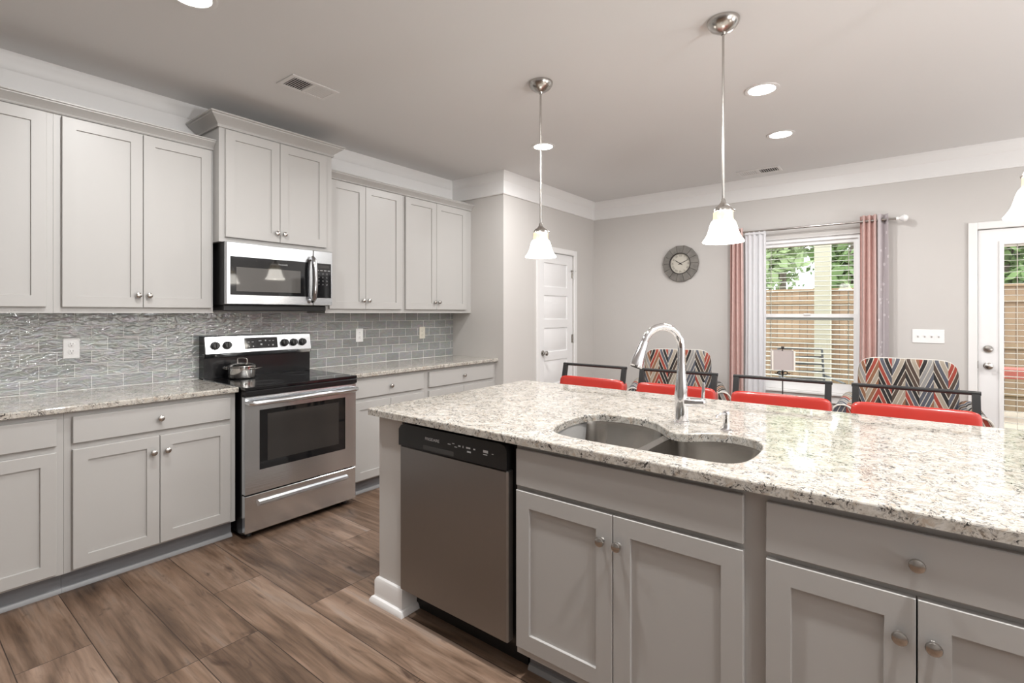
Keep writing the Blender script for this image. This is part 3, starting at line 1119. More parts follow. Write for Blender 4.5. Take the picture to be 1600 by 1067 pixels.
c2 = island_cabinet('grey island cabinet with a knobbed drawer over two doors, away from the dishwasher', I1, I2 - I1, .118)
drawer(c2, -.286 - I1, .341 - I1, .727, .860, .026 - I1)
door(c2, -.286 - I1, .0245 - I1, .140, .710, -.005 - I1, .619)
door(c2, .0275 - I1, .341 - I1, .140, .710, .055 - I1, .619)

# dishwasher
dw = thing('dishwasher', 'stainless steel dishwasher with a black control panel at the end of the island', 'dishwasher', (-1.768, 1.462, 0), 0)
DWW = .612
add('tub', B(-.016, .632, .042, .620, .115, .868), M['blackplastic'], dw)
add('kick_plate', B(-.012, .630, .105, .140, .004, .114), M['blackplastic'], dw)
add('door', B(.0, DWW, .0, .040, .130, .7735, .006), M['steelv'], dw)
poly = [(.0, .776), (DWW, .776), (DWW, .8505), (DWW - .010, .866), (DWW - .03, .872), (.045, .872), (.016, .866), (.0, .846)]
cpn = add('control_panel', prism(BM(), poly, 'Y', -.006, .040), M['blackplastic'], dw)
add('pull_recess', B(.16, .34, -.0068, -.0058, .782, .800), M['dark'], cpn)
text('lettering', 'FRIGIDAIRE', .017, M['greymark'], cpn, Vector((.215, -.0066, .829)), FRONT)
bm = BM()
for x, z, w, h in ((.315, .828, .016, .003), (.338, .834, .012, .003), (.352, .822, .014, .003), (.372, .829, .012, .005), (.392, .829, .004, .008), (.420, .829, .022, .006), (.424, .814, .020, .006), (.452, .829, .010, .005), (.510, .830, .024, .010), (.508, .818, .020, .003), (.545, .826, .008, .003)):
    box(bm, x - w / 2, x + w / 2, -.0068, -.0061, z - h / 2, z + h / 2)
add('button_lettering', bm, M['greymark'], cpn)

# slab with the sink cut-out
CUT = [(-1.041, 1.592), (-.965, 1.563), (-.833, 1.556), (-.669, 1.558), (-.516, 1.560), (-.430, 1.563), (-.392, 1.585), (-.368, 1.640), (-.360, 1.757), (-.370, 1.860), (-.405, 1.925), (-.502, 1.952), (-.573, 1.920), (-.625, 1.862), (-.672, 1.852), (-.715, 1.885), (-.774, 1.962), (-.850, 2.010), (-.920, 2.018), (-1.004, 2.010), (-1.075, 1.980), (-1.103, 1.900), (-1.103, 1.780), (-1.085, 1.680)]
def smooth_loop(p, n=2):
    for _ in range(n):        # Chaikin corner cutting
        q = []
        for i in range(len(p)):
            a, b_ = Vector(p[i]), Vector(p[(i + 1) % len(p)])
            q += [a * .75 + b_ * .25, a * .25 + b_ * .75]
        p = [tuple(v) for v in q]
    return p
CUT = smooth_loop(CUT, 2)
def offset_loop(p, d):
    out = []
    n = len(p)
    for i in range(n):
        a, b_, c = Vector(p[i - 1]), Vector(p[i]), Vector(p[(i + 1) % n])
        t = (c - a).normalized()
        out.append((b_.x + t.y * d, b_.y - t.x * d))      # outwards for a counter-clockwise loop
    return out
def slab_hole(bm, outer, hole, z0, z1, ch):
    def loop(pts, z):
        return [bm.verts.new((x, y, z)) for x, y in pts]
    def ring(a, b_):
        for i in range(len(a)):
            j = (i + 1) % len(a)
            bm.faces.new((a[i], a[j], b_[j], b_[i]))
    def cap(o, h):
        es = []
        for l in (o, h):
            for i in range(len(l)):
                e = bm.edges.get((l[i], l[(i + 1) % len(l)])) or bm.edges.new((l[i], l[(i + 1) % len(l)]))
                es.append(e)
        bmesh.ops.triangle_fill(bm, use_beauty=True, use_dissolve=False, edges=es)
    o = [loop(outer, z0), loop(outer, z1 - ch), loop(offset_loop(outer, -ch * .3), z1 - ch * .3), loop(offset_loop(outer, -ch), z1)]
    h = [loop(hole, z0), loop(hole, z1 - ch), loop(offset_loop(hole, ch * .3), z1 - ch * .3), loop(offset_loop(hole, ch), z1)]
    for l in (o, h):
        for a, b_ in zip(l, l[1:]):
            ring(a, b_)
    cap(o[0], h[0])
    cap(o[-1], h[-1])
    return bm
def rounded_rect(x0, x1, y0, y1, r, n=5):
    p = []
    for cx, cyy, a0 in ((x1 - r, y0 + r, -90), (x1 - r, y1 - r, 0), (x0 + r, y1 - r, 90), (x0 + r, y0 + r, 180)):
        for i in range(n + 1):
            a = R(a0 + 90 * i / n)
            p.append((cx + r * math.cos(a), cyy + r * math.sin(a)))
    return p
isl = add('island_countertop', slab_hole(BM(), rounded_rect(-1.985, .64, 1.447, 2.700, .012), CUT, .8835, .914, .005), M['granite'], angle=8)
tag(isl, 'long pale speckled granite island top with a sink cut into it', 'countertop')

# undermount double sink
sk = thing('kitchen_sink', 'stainless steel double-bowl sink set under the island granite', 'sink', (-.73, 1.79, .70))
def bowl(pts, zt, zb, shrink):
    """tub from an outline at the rim down to a rounded floor"""
    bm = BM()
    c = Vector((sum(p[0] for p in pts) / len(pts), sum(p[1] for p in pts) / len(pts)))
    lv = [(zt, 0), (zt - .02, .004), (zb + .06, .012), (zb + .025, .02), (zb + .008, .036), (zb, .065), (zb - .002, .12)]
    rings = []
    for z, s in lv:
        rings.append([bm.verts.new((p[0] + .73, p[1] - 1.79, z - .70)) for p in offset_loop(pts, -s)])
    for a, b_ in zip(rings, rings[1:]):
        for i in range(len(a)):
            j = (i + 1) % len(a)
            bm.faces.new((a[i], a[j], b_[j], b_[i]))
    bm.faces.new(rings[-1])
    return bm
LB = smooth_loop(rounded_rect(-1.125, -.735, 1.548, 2.030, .10, 4), 1)
RB = smooth_loop(rounded_rect(-.700, -.345, 1.548, 1.962, .09, 4), 1)
b1 = add('basin', bowl(LB, .8815, .685, .02), M['sinksteel'], sk)
b2 = add('basin', bowl(RB, .8815, .715, .02), M['sinksteel'], sk)
for b_, x, y, zf in ((b1, -.93, 1.80, .685), (b2, -.52, 1.76, .715)):
    add('drain', lathe(BM(), [(.045, .0), (.045, .002), (.036, .003), (.034, -.001), (.001, -.001)], 24, (x + .73, y - 1.79, zf - .70 - .0015), cap=False), M['chrome'], b_)
bm = BM()          # flat flange round and between the bowls
def flange(bm):
    z = .8822 - .70
    outer = [(x + .73, y - 1.79) for x, y in rounded_rect(-1.118 - .022, -.326, 1.532, 2.048, .10)]
    ls = []
    for pts in (outer, [(x + .73, y - 1.79) for x, y in LB], [(x + .73, y - 1.79) for x, y in RB]):
        vs = [bm.verts.new((x, y, z)) for x, y in pts]
        for i in range(len(vs)):
            ls.append(bm.edges.new((vs[i], vs[(i + 1) % len(vs)])))
    bmesh.ops.triangle_fill(bm, use_beauty=True, edges=ls)
    return bm
add('flange', flange(bm), M['sinksteel'], sk)

# faucet
fa = thing('faucet', 'chrome gooseneck kitchen faucet with pull-down spray head behind the sink', 'faucet', (-.713, 2.045, .9142))
add('base_column', lathe(BM(), [(.031, 0), (.031, .006), (.027, .010), (.026, .085), (.027, .11), (.022, .165), (.0165, .215), (.0155, .24)], 28), M['chrome'], fa)
bm = BM()
dxn, dyn = -.60, -.80           # where the spout points
pts = [(0, 0, .235), (0, 0, .304)]
for i in range(0, 15):
    a = PI - R(164) * i / 14
    rr = .086
    h = rr + rr * math.cos(a)
    pts.append((dxn * h, dyn * h, .304 + rr * math.sin(a)))
tube(bm, pts, .0145, 16)
nk = add('gooseneck', bm, M['chrome'], fa)
e1, e0 = Vector(pts[-1]), Vector(pts[-2])
t = (e1 - e0).normalized()
sh = add('spray_head', tube(BM(), [e1 - t * .004, e1 + t * .012, e1 + t * .03, e1 + t * .075, e1 + t * .098, e1 + t * .104], [.0155, .0175, .019, .026, .027, .023], 20), M['chrome'], fa)
add('spray_face', tube(BM(), [e1 + t * .1041, e1 + t * .106], .020, 20), M['dark'], sh)
hb = add('handle_hub', tube(BM(), [(.018, 0, .085), (.060, 0, .087), (.094, 0, .089), (.098, 0, .089)], [.019, .0185, .0175, .014], 18), M['chrome'], fa)
add('lever', tube(BM(), [(.086, 0, .095), (.087, .0, .12), (.090, -.002, .165), (.090, -.002, .170)], [.0075, .0065, .0055, .004], 10), M['chrome'], hb)

# soap dispenser
so = thing('soap_dispenser', 'small chrome soap dispenser standing on the granite beside the faucet', 'soap dispenser', (-.527, 2.002, .9142))
add('body', lathe(BM(), [(.021, 0), (.021, .004), (.013, .008), (.0115, .012), (.0105, .055), (.012, .058), (.012, .068), (.009, .074), (.001, .075)], 20), M['chrome'], so)
add('spout', tube(BM(), [(0, 0, .064), (-.012, -.030, .066), (-.020, -.052, .062), (-.021, -.056, .055)], [.0055, .0050, .0045, .004], 10), M['chrome'], so)

# ------------------------------------------------------------------ pendants and ceiling fittings
def light(name, kind, parent, loc, power, col, **kw):
    l = bpy.data.lights.new(name, kind)
    l.energy = power
    l.color = col
    for k, v in kw.items():
        setattr(l, k, v)
    o = bpy.data.objects.new(name, l)
    COL.objects.link(o)
    o.parent = parent
    o.location = loc
    return o

pend = None
PL = ['nickel pendant lamp with opal bell shade hanging nearest the pantry door', 'nickel pendant lamp with opal bell shade hanging above the faucet, middle of the three', 'nickel pendant lamp with opal bell shade hanging beside the patio door']
for (px, lab) in zip((-1.722, -.672, .376), PL):
    if pend is None:
        pend = thing('pendant_lamp', lab, 'pendant lamp', (px, 2.5, 1.694), 0, 'three pendants over the island')
        add('canopy', lathe(BM(), [(.073, 1.0535), (.073, 1.047), (.070, 1.036), (.058, 1.018), (.036, 1.003), (.014, .995), (.010, .985), (.0055, .984)], 32), M['nickel'], pend)
        add('rod', lathe(BM(), [(.0058, .196), (.0058, .99)], 12), M['nickel'], pend)
        bm = BM()
        lathe(bm, [(.0058, .21), (.010, .203), (.012, .190), (.022, .178), (.036, .168), (.042, .158), (.044, .148), (.040, .146)], 28)
        for a in (0, 2 * PI / 3, 4 * PI / 3):
            x, y = math.cos(a + .4), math.sin(a + .4)
            tube(bm, [(x * .038, y * .038, .152), (x * .053, y * .053, .150)], .005, 8)
        add('socket_cap', bm, M['nickel'], pend)
        add('shade', lathe(BM(), [(.0925, .002), (.0935, .006), (.088, .013), (.079, .026), (.071, .042), (.0655, .060), (.0605, .080), (.0545, .096), (.0485, .104), (.0465, .104), (.052, .095), (.058, .080), (.063, .060), (.0685, .042), (.0765, .026), (.0855, .013), (.0900, .004), (.0925, .002)], 40, cap=False), M['shade'], pend)
        add('shade_neck', lathe(BM(), [(.0485, .1042), (.0455, .112), (.0445, .130), (.0450, .142), (.0435, .1445), (.0425, .130), (.0435, .112), (.0465, .1042), (.0485, .1042)], 36, cap=False), M['neck'], pend, 'cream coloured top of the glass shade')
        light('bulb_light', 'POINT', pend, (0, 0, .035), PENDANT_W, (1, .96, .88), shadow_soft_size=.03)
        p = pend
    else:
        p = dup(pend, (px, 2.5, 1.694), label=lab)

DL = [(-.69, 3.42, 'lit recessed ceiling light past the pendant row, nearer of two in line', 1), (-.747, 4.37, 'lit recessed ceiling light farthest into the dining end, near the ceiling vent', 1), (-2.366, 3.474, 'lit recessed ceiling light near the pantry corner, behind a pendant rod', 1),
      (-2.46, .88, 'lit recessed ceiling light above the aisle by the oven', 1), (-1.25, 1.2, 'lit recessed ceiling light above the dishwasher', 1.7), (.30, 1.2, 'lit recessed ceiling light above the aisle by the island drawer', 1.7),
      (1.3, 3.42, 'lit recessed ceiling light near the patio door', 1), (2.6, 4.0, 'lit recessed ceiling light beyond the patio door', 1)]
dl0 = None
for (x, y, lab, k) in DL:
    d = thing('recessed_light', lab, 'ceiling light', (x, y, ZC), 0, 'recessed ceiling lights')
    if dl0 is None:
        dl0 = d
        tr = add('trim_ring', lathe(BM(), [(.100, 0), (.100, -.004), (.094, -.006), (.078, -.004), (.076, 0)], 36, cap=False), M['ventwhite'], d)
        le = add('lens', lathe(BM(), [(.0755, -.0005), (.0755, -.0025), (.001, -.003)], 32), M['lens'], d)
    else:
        for ch in (tr, le):
            c = ch.copy(); COL.objects.link(c); c.parent = d
    l = light('downlight_lamp', 'AREA', d, (0, 0, -.008), DOWNLIGHT_W * k, (1, .99, .975), shape='DISK', size=.11)

def vent(label, x0, x1, y0, y1, along):
    """ceiling register with two banks of louvres that lean opposite ways"""
    cx, cyy = (x0 + x1) / 2, (y0 + y1) / 2
    v = thing('ceiling_vent', label, 'vent', (cx, cyy, ZC), 0)
    w, d = (x1 - x0) / 2, (y1 - y0) / 2
    t, q = .026, -.008
    bm = BM()
    box(bm, -w, -w + t, -d, d, q, -.0002, .002); box(bm, w - t, w, -d, d, q, -.0002, .002)
    box(bm, -w + t, w - t, -d, -d + t, q, -.0002, .002); box(bm, -w + t, w - t, d - t, d, q, -.0002, .002)
    if along == 'Y': box(bm, -w + t, w - t, -.010, .010, q, -.0002)
    else: box(bm, -.010, .010, -d + t, d - t, q, -.0002)
    add('vent_frame', bm, M['ventwhite'], v)
    add('duct_opening', B(-w + t, w - t, -d + t, d - t, -.0012, -.0004), M['dark'], v)
    L_, Wd = (d, w) if along == 'Y' else (w, d)
    for s in (-1, 1):
        bm = BM()
        n = 8
        a0, a1 = (.012, L_ - t - .002)
        for i in range(n):
            c = s * (a0 + (a1 - a0) * (i + .5) / n)
            o_ = -s * .0055
            poly = [(c - o_, -.0075), (c - o_ + .0012, -.0075), (c + o_ + .0012, -.0015), (c + o_, -.0015)]
            if along == 'Y': prism(bm, poly, 'X', -Wd + t, Wd - t)
            else: prism(bm, poly, 'Y', -Wd + t, Wd - t)
        add('louvres', bm, M['ventwhite'], v)
    return v
vent('white ceiling vent over the oven, above the raised cabinet', -2.982, -2.790, 1.523, 1.830, 'Y')
vent('white ceiling vent close to the window wall', -1.300, -.915, 5.275, 5.460, 'X')

# ------------------------------------------------------------------ on the window wall
ck = thing('wall_clock', 'round grey wooden wall clock with cream face hanging beside the curtain', 'clock', (-1.973, YF - .002, 1.916))
add('backing', lathe(BM(), [(.19, 0), (.19, -.012)], 40, axis='Y'), M['clockrim'], ck)
bm = BM()
for i in range(14):
    a0, a1 = 2 * PI * i / 14 + .012, 2 * PI * (i + 1) / 14 - .012
    def cp_(r, a, y): return (r * math.cos(a), y, r * math.sin(a))
    lo = [cp_(.118, a0, -.012), cp_(.207, a0, -.012), cp_(.207, a1, -.012), cp_(.118, a1, -.012)]
    hi = [cp_(.118, a0, -.036), cp_(.203, a0, -.026), cp_(.203, a1, -.026), cp_(.118, a1, -.036)]
    lv = [bm.verts.new(p) for p in lo]; hv = [bm.verts.new(p) for p in hi]
    for q in range(4):
        r_ = (q + 1) % 4
        bm.faces.new((lv[q], lv[r_], hv[r_], hv[q]))
    bm.faces.new(lv); bm.faces.new(hv)
add('stave_ring', bm, M['clockring'], ck)
add('inner_rim', lathe(BM(), [(.112, -.012), (.112, -.038), (.116, -.042), (.121, -.040), (.121, -.012)], 48, axis='Y', cap=False), M['clockrim'], ck)
fc = add('face', lathe(BM(), [(.113, -.013), (.113, -.018), (.001, -.018)], 48, axis='Y', cap=False), M['clockface'], ck)
for i, s in enumerate(('XII', 'I', 'II', 'III', 'IV', 'V', 'VI', 'VII', 'VIII', 'IX', 'X', 'XI')):
    a = -2 * PI * i / 12
    text('numeral', s, .030, M['ink'], fc, Vector((.088 * math.sin(-a), -.0186, .088 * math.cos(-a))), Matrix.Rotation(-a, 3, 'Y') @ FRONT)
def hand(name, ang, ln, w):
    bm = BM()
    prism(bm, [(-w, -.026), (w, -.026), (w * .9, ln * .7), (.0, ln), (-w * .9, ln * .7)], 'Y', -.0215, -.0200)
    bmesh.ops.rotate(bm, verts=bm.verts, cent=(0, 0, 0), matrix=Matrix.Rotation(R(ang), 3, 'Y'))
    return add(name, bm, M['clockrim'], ck)
hand('hour_hand', -57, .080, .0042)
hand('minute_hand', 66, .105, .0036)
add('hub', lathe(BM(), [(.008, -.0185), (.008, -.0235), (.001, -.0245)], 14, axis='Y'), M['clockrim'], ck)

sw = thing('light_switch', 'white four-gang light switch plate on the wall beside the patio door', 'light switch', (.176, YF - .0005, 1.158))
pl = add('cover_plate', B(-.108, .108, -.006, 0, -.059, .059, .003), M['plate'], sw)
for i in range(4):
    x = -.069 + i * .046
    tg = add('toggle', prism(BM(), [(-.006, -.012), (-.0075, -.011), (-.018, .006), (-.017, .010), (-.006, .012)], 'X', x - .005, x + .005), M['plate'], pl)

# slatted blind inside the window opening
bl = thing('window_blind', 'pale slatted blind lowered behind the sashes of the yard window', 'blind', (WX0, YF + .110, WZ1))
add('headrail', B(.042, WW - .042, -.030, .030, -.078, -.042, .003), M['blind'], bl)
bm = BM()
zs = -.100
while zs > -(WH - .08):
    prism(bm, [(-.020, zs - .004), (.020, zs + .003), (.020, zs + .006), (-.020, zs - .001)], 'X', .044, WW - .044)
    zs -= .0475
add('slats', bm, M['blind'], bl)
for x in (.12, WW - .12):
    bm = BM()
    for y in (-.0225, .0225):
        box(bm, x - .0016, x + .0016, y - .0008, y + .0008, -WH + .06, -.079)
    add('ladder_cord', bm, M['blind'], bl)
add('bottom_rail', B(.044, WW - .044, -.022, .022, -WH + .040, -WH + .060, .004), M['blind'], bl)

# curtain rod, curtains, sheer
RY = YF - .085
rd = thing('curtain_rod', 'thin pale metal curtain rod with clear round end knobs over the yard window', 'curtain rod', (-.74, RY, 2.190))
add('pole', tube(BM(), [(-.70, 0, 0), (.70, 0, 0)], .0095, 12), M['nickel'], rd)
for s in (-1, 1):
    f = add('finial', lathe(BM(), [(.011, .695 * 1), (.016, .70), (.016, .712), (.010, .718), (.012, .722), (.026, .735), (.032, .752), (.026, .770), (.010, .780), (.001, .782)], 20, axis='X'), M['plate'], rd)
    if s < 0:
        f.scale = (-1, 1, 1)
    b_ = add('bracket', lathe(BM(), [(.020, RY * 0 + .0845), (.020, .079), (.007, .077), (.007, .0)], 14, (s * .62, 0, 0), 'Y'), M['nickel'], rd)
def wavy(bm, x0, x1, zt, zb, amp, n, t=.004, steps=10, flare=0., ph=0.):
    """hanging cloth: a corrugated sheet with thickness"""
    N_ = n * steps
    rows = 14
    F, K = [], []
    for r_ in range(rows + 1):
        u = r_ / rows
        z = zt + (zb - zt) * u
        cx = (x0 + x1) / 2
        fr, kr = [], []
        for i in range(N_ + 1):
            s = i / N_
            wob = .006 * math.sin(7 * s + 5 * u) * u
            x = cx + (x0 - cx + (x1 - x0) * s) * (1 + flare * u) + wob
            y = amp * math.sin(2 * PI * n * s + ph) * (1 - .15 * u) + .004 * math.sin(13 * s + 3 * u)
            fr.append(bm.verts.new((x, y - t / 2, z))); kr.append(bm.verts.new((x, y + t / 2, z)))
        F.append(fr); K.append(kr)
    for a, b_ in zip(F, F[1:]):
        for i in range(N_): bm.faces.new((a[i], a[i + 1], b_[i + 1], b_[i]))
    for a, b_ in zip(K, K[1:]):
        for i in range(N_): bm.faces.new((a[i + 1], a[i], b_[i], b_[i + 1]))
    for e in (0, N_):
        for r_ in range(rows): bm.faces.new((F[r_][e], F[r_ + 1][e], K[r_ + 1][e], K[r_][e]))
    for e in (0, rows):
        for i in range(N_): bm.faces.new((F[e][i], F[e][i + 1], K[e][i + 1], K[e][i]))
    return bm
def grommets(parent, xs, m):
    for x in xs:
        add('grommet', lathe(BM(), [(.016, -.003), (.022, -.003), (.022, .003), (.016, .003), (.016, -.003)], 18, (x, 0, -.0), 'X', cap=False), m, parent)
cl = thing('curtain', 'narrow bunched rose curtain on the clock side of the window', 'curtain', (0, RY, 2.190), 0, 'rose curtains')
add('rose_cloth', wavy(BM(), -1.425, -1.300, .045, -2.165, .034, 3, flare=.15), M['pink'], cl)
grommets(cl, (-1.39, -1.34), M['nickel'])
cr = thing('curtain', 'rose and lavender curtain bunched on the patio door side of the window', 'curtain', (0, RY, 2.190), 0, 'rose curtains')
pk = add('rose_cloth', wavy(BM(), -.306, -.180, .052, -2.165, .032, 3, ph=.5, flare=.12), M['pink'], cr)
add('lavender_cloth', wavy(BM(), -.172, -.098, .052, -2.165, .030, 1, ph=-2.1, flare=.25), M['lav'], cr, 'lavender grey outer fold with pale dots')
grommets(cr, (-.285, -.243, -.20, -.135), M['nickel'])
shr = thing('sheer_curtain', 'white see-through curtain hanging between the rose curtain and the window', 'curtain', (0, RY, 2.190))
add('voile', wavy(BM(), -1.278, -1.085, -.004, -2.165, .012, 4, t=.0015, steps=10), M['sheer'], shr)
add('top_hem', B(-1.278, -1.085, -.014, .016, -.030, -.0096), M['sheer'], shr)

# ------------------------------------------------------------------ bar stools
st0 = None
SL = ['red bar stool at the end of the island nearest the pantry door', 'red bar stool behind the faucet', 'red bar stool in front of the yard window', 'red bar stool nearest the patio door']
for sx, lab in zip((-1.634, -1.072, -.5155, .037), SL):
    if st0 is None:
        st0 = thing('bar_stool', lab, 'bar stool', (sx, 2.70, 0), 0, 'red bar stools along the island')
        for s in (-1, 1):
            bm = BM()
            tube(bm, [(s * .205, .02 - .19, 0), (s * .190, -.165, .62)], .014, 4)
            add('leg', bm, M['stoolmetal'], st0)
            bm = BM()
            prism(bm, [(.215, 0), (.245, 0), (.235, .62), (.262, .80), (.312, 1.003), (.288, 1.003), (.236, .80), (.205, .62)], 'X', s * .219 - .014, s * .219 + .014)
            add('leg', bm, M['stoolmetal'], st0, 'rear leg running up into the back post')
        bm = BM()
        box(bm, -.197, .197, -.178, -.160, .22, .24)
        for s in (-1, 1): box(bm, s * .206 - .008, s * .206 + .008, -.165, .225, .30, .32)
        add('footrest', bm, M['stoolmetal'], st0)
        bm = BM()
        box(bm, -.20, .20, -.18, .215, .605, .625)
        add('seat_frame', bm, M['stoolmetal'], st0)
        add('seat', pillow(BM(), 0, .012, .665, .44, .41, .085, .28), M['red'], st0)
        add('top_rail', tube(BM(), [(-.236, .302, 1.006), (0, .306, 1.006), (.236, .302, 1.006)], .0095, 10), M['stoolmetal'], st0)
        bm = BM()
        pillow(bm, 0, 0, 0, .474, .080, .235, .20, 40, 18)
        bmesh.ops.rotate(bm, verts=bm.verts, cent=(0, 0, 0), matrix=Matrix.Rotation(R(-13), 3, 'X'))
        bmesh.ops.translate(bm, verts=bm.verts, vec=(0, .262, .812))
        add('backrest', bm, M['red'], st0)
    else:
        dup(st0, (sx, 2.70, 0), label=lab)

# ------------------------------------------------------------------ patterned armchairs and lamp by the window
def armchair(label, loc, rz):
    a = thing('armchair', label, 'armchair', loc, rz, 'patterned armchairs by the window')
    add('seat_base', B(-.30, .30, -.36, .30, .16, .34, .02, 2), M['chevron'], a)
    add('seat_cushion', pillow(BM(), 0, -.06, .41, .56, .60, .15, .25), M['chevron'], a)
    bm = BM()
    pillow(bm, 0, 0, 0, .615, .15, .58, .30, 40, 20, .17)
    bmesh.ops.rotate(bm, verts=bm.verts, cent=(0, 0, 0), matrix=Matrix.Rotation(R(-8), 3, 'X'))
    bmesh.ops.translate(bm, verts=bm.verts, vec=(0, .30, .715))
    bk = add('backrest', bm, M['chevron'], a)
    pts = []
    for i in range(41):
        lo = 2 * PI * i / 40
        c_, s_ = math.cos(lo), math.sin(lo)
        x, z = .3 * math.copysign(abs(c_) ** .3, c_), .288 * math.copysign(abs(s_) ** .3, s_)
        x *= 1 - .17 * max(0, -z / .29)
        p = Matrix.Rotation(R(-8), 3, 'X') @ Vector((x, -.040, z))
        pts.append((p.x, p.y + .30, p.z + .715))
    add('piping', tube(BM(), pts, .007, 6), M['piping'], bk)
    for s in (-1, 1):
        poly = [(s * .30, .10)] + [(s * .355 + .070 * math.cos(R(t_)), .655 + .070 * math.sin(R(t_))) for t_ in (range(-30, 211, 20) if s > 0 else range(-30, 211, 20))] + [(s * .395, .10)]
        poly = [(s * .300, .20), (s * .400, .20)] + ([(s * .355 + s * .066 * math.cos(R(t_)), .650 + .066 * math.sin(R(t_))) for t_ in range(-40, 221, 20)])
        ar = add('arm', prism(BM(), poly, 'Y', -.40, .34), M['chevron'], a)
        pp = [(s * .355 + s * .066 * math.cos(R(t_)), -.402, .650 + .066 * math.sin(R(t_))) for t_ in range(-40, 221, 20)]
        add('piping', tube(BM(), pp, .006, 6), M['piping'], ar)
    for x in (-.26, .26):
        for y in (-.30, .25):
            add('leg', lathe(BM(), [(.014, 0), (.024, .16)], 12, (x, y, 0)), M['darkwood'], a)
    return a
armchair('chevron patterned armchair beside the patio door', (.022, 4.62, 0), 0)
armchair('chevron patterned armchair turned out of the corner below the clock', (-1.625, 4.55, 0), R(19))

tb = thing('side_table', 'small dark wood side table between the two patterned armchairs', 'side table', (-.79, 4.70, 0))
add('table_top', B(-.20, .20, -.20, .20, .560, .585, .004), M['darkwood'], tb)
for x in (-.17, .17):
    for y in (-.17, .17):
        add('leg', B(x - .018, x + .018, y - .018, y + .018, 0, .5598), M['darkwood'], tb)
lp = thing('table_lamp', 'small square-shaded table lamp with dark scroll stem in front of the yard window', 'lamp', (-.790, 4.70, .5852), R(14))
add('base', lathe(BM(), [(.065, 0), (.065, .008), (.03, .016), (.008, .024)], 24), M['iron'], lp)
bm = BM()
tube(bm, [(0, 0, .02), (0, 0, .295)], .0045, 8)
for s in (-1, 1):
    tube(bm, [(0, 0, .262)] + [(s * (.020 + .016 * math.cos(R(t_))), 0, .275 + .014 * math.sin(R(t_))) for t_ in range(200, -140, -25)], .0045, 6)
    tube(bm, [(s * .036, 0, .274), (s * .050, 0, .268), (s * .058, 0, .276)], .004, 6)
lathe(bm, [(.001, .250), (.010, .256), (.010, .264), (.001, .270)], 12)
lathe(bm, [(.001, .288), (.010, .294), (.010, .302), (.001, .308)], 12)
add('scroll_stem', bm, M['iron'], lp)
def sq(h0, h1, z0_, z1_, t=.003):
    bm = BM()
    lo = [[bm.verts.new((sx * h, sy * h, z)) for sx, sy in ((-1, -1), (1, -1), (1, 1), (-1, 1))] for h, z in ((h0, z0_), (h1, z1_), (h1 - t, z1_), (h0 - t, z0_))]
    lo.append(lo[0])
    for a, b_ in zip(lo, lo[1:]):
        for i in range(4):
            bm.faces.new((a[i], a[(i + 1) % 4], b_[(i + 1) % 4], b_[i]))
    return bm
sh_ = add('lamp_shade', sq(.080, .077, .305, .462), M['lampshade'], lp)
bm = BM()
for sx, sy in ((-1, -1), (1, -1), (1, 1), (-1, 1)):
    box(bm, sx * .0795 - .006, sx * .0795 + .006, sy * .0795 - .006, sy * .0795 + .006, .303, .464)
add('shade_edging', bm, M['whitetrim'], sh_)
bm = BM()
tube(bm, [(0, 0, .295), (0, 0, .475)], .004, 6)
for a in (0, PI / 2): tube(bm, [(-.077 * math.cos(a), -.077 * math.sin(a), .455), (.077 * math.cos(a), .077 * math.sin(a), .455)], .002, 5)
add('shade_carrier', bm, M['iron'], sh_)
add('finial', lathe(BM(), [(.003, .474), (.010, .478), (.013, .486), (.010, .495), (.001, .499)], 14), M['iron'], lp)

# unseen fill uplights, added to brighten the ceiling
for (lx, ly, lk, lab) in ((3.1, .5, 1.0, 'unseen black fill uplight added to brighten the ceiling, farther from the windows of the two'), (3.7, 3.4, .62, 'unseen black fill uplight added to brighten the ceiling, by the added window')):
    ul = thing('added_uplight', lab, 'added fill lamp', (lx, ly, 0), 0, 'added fill uplights')
    add('base', lathe(BM(), [(.20, 0), (.20, .02), (.03, .035), (.03, .42), (.06, .44)], 32), M['stoolmetal'], ul)
    add('bowl', lathe(BM(), [(.03, .43), (.12, .46), (.20, .52), (.25, .60), (.246, .60), (.196, .525), (.12, .467), (.001, .447)], 32, cap=False), M['plate'], ul)
    o = light('uplight', 'AREA', ul, (0, 0, .605), FILL_UPLIGHT_W * lk, (.985, .995, 1), shape='DISK', size=.48)
    o.rotation_euler = (PI, 0, 0)

# ------------------------------------------------------------------ the yard
o = struct('ground', B(-16, 16, YF + .16, 40, -.60, -.40), M['lawn'])
M['bounce_paving'] = mat('pale_bounce_paving', (.56, .57, .58), .9, var=.08, vscale=1)
o = struct('bounce_ground', B(2.9, 70, YF + .16, 70, -.40, -.38), M['bounce_paving'])  # unseen pale ground, added to brighten reflections in the tile
o = struct('deck_ground', B(-5, 2.8, YF + .16, 10.2, -.16, -.06), M['deck'])
pp = thing('porch_post', 'square cream porch post standing on the deck outside the window', 'post', (-.86, 8.05, -.06))
add('shaft', B(-.092, .092, -.092, .092, 0, 2.85), M['post'], pp)
add('plinth', B(-.115, .115, -.115, .115, 0, .16, .01), M['post'], pp)
fn = thing('wooden_fence', 'tall brown board fence across the yard', 'fence', (0, 12, -.40))
add('boards', B(-9, 4.6, 0, .022, 0, 2.22), M['fence'], fn)
for z in (.35, 1.15, 1.95):
    add('rail', B(-9, 4.6, -.045, -.0005, z, z + .09), M['fencerail'], fn)
add('cap_rail', B(-9, 4.6, -.05, .06, 2.2205, 2.26), M['fencerail'], fn)
for i in range(6):
    add('fence_post', B(-8.4 + 2.4 * i - .05, -8.4 + 2.4 * i + .05, -.15, -.046, 0, 2.30), M['fencerail'], fn)

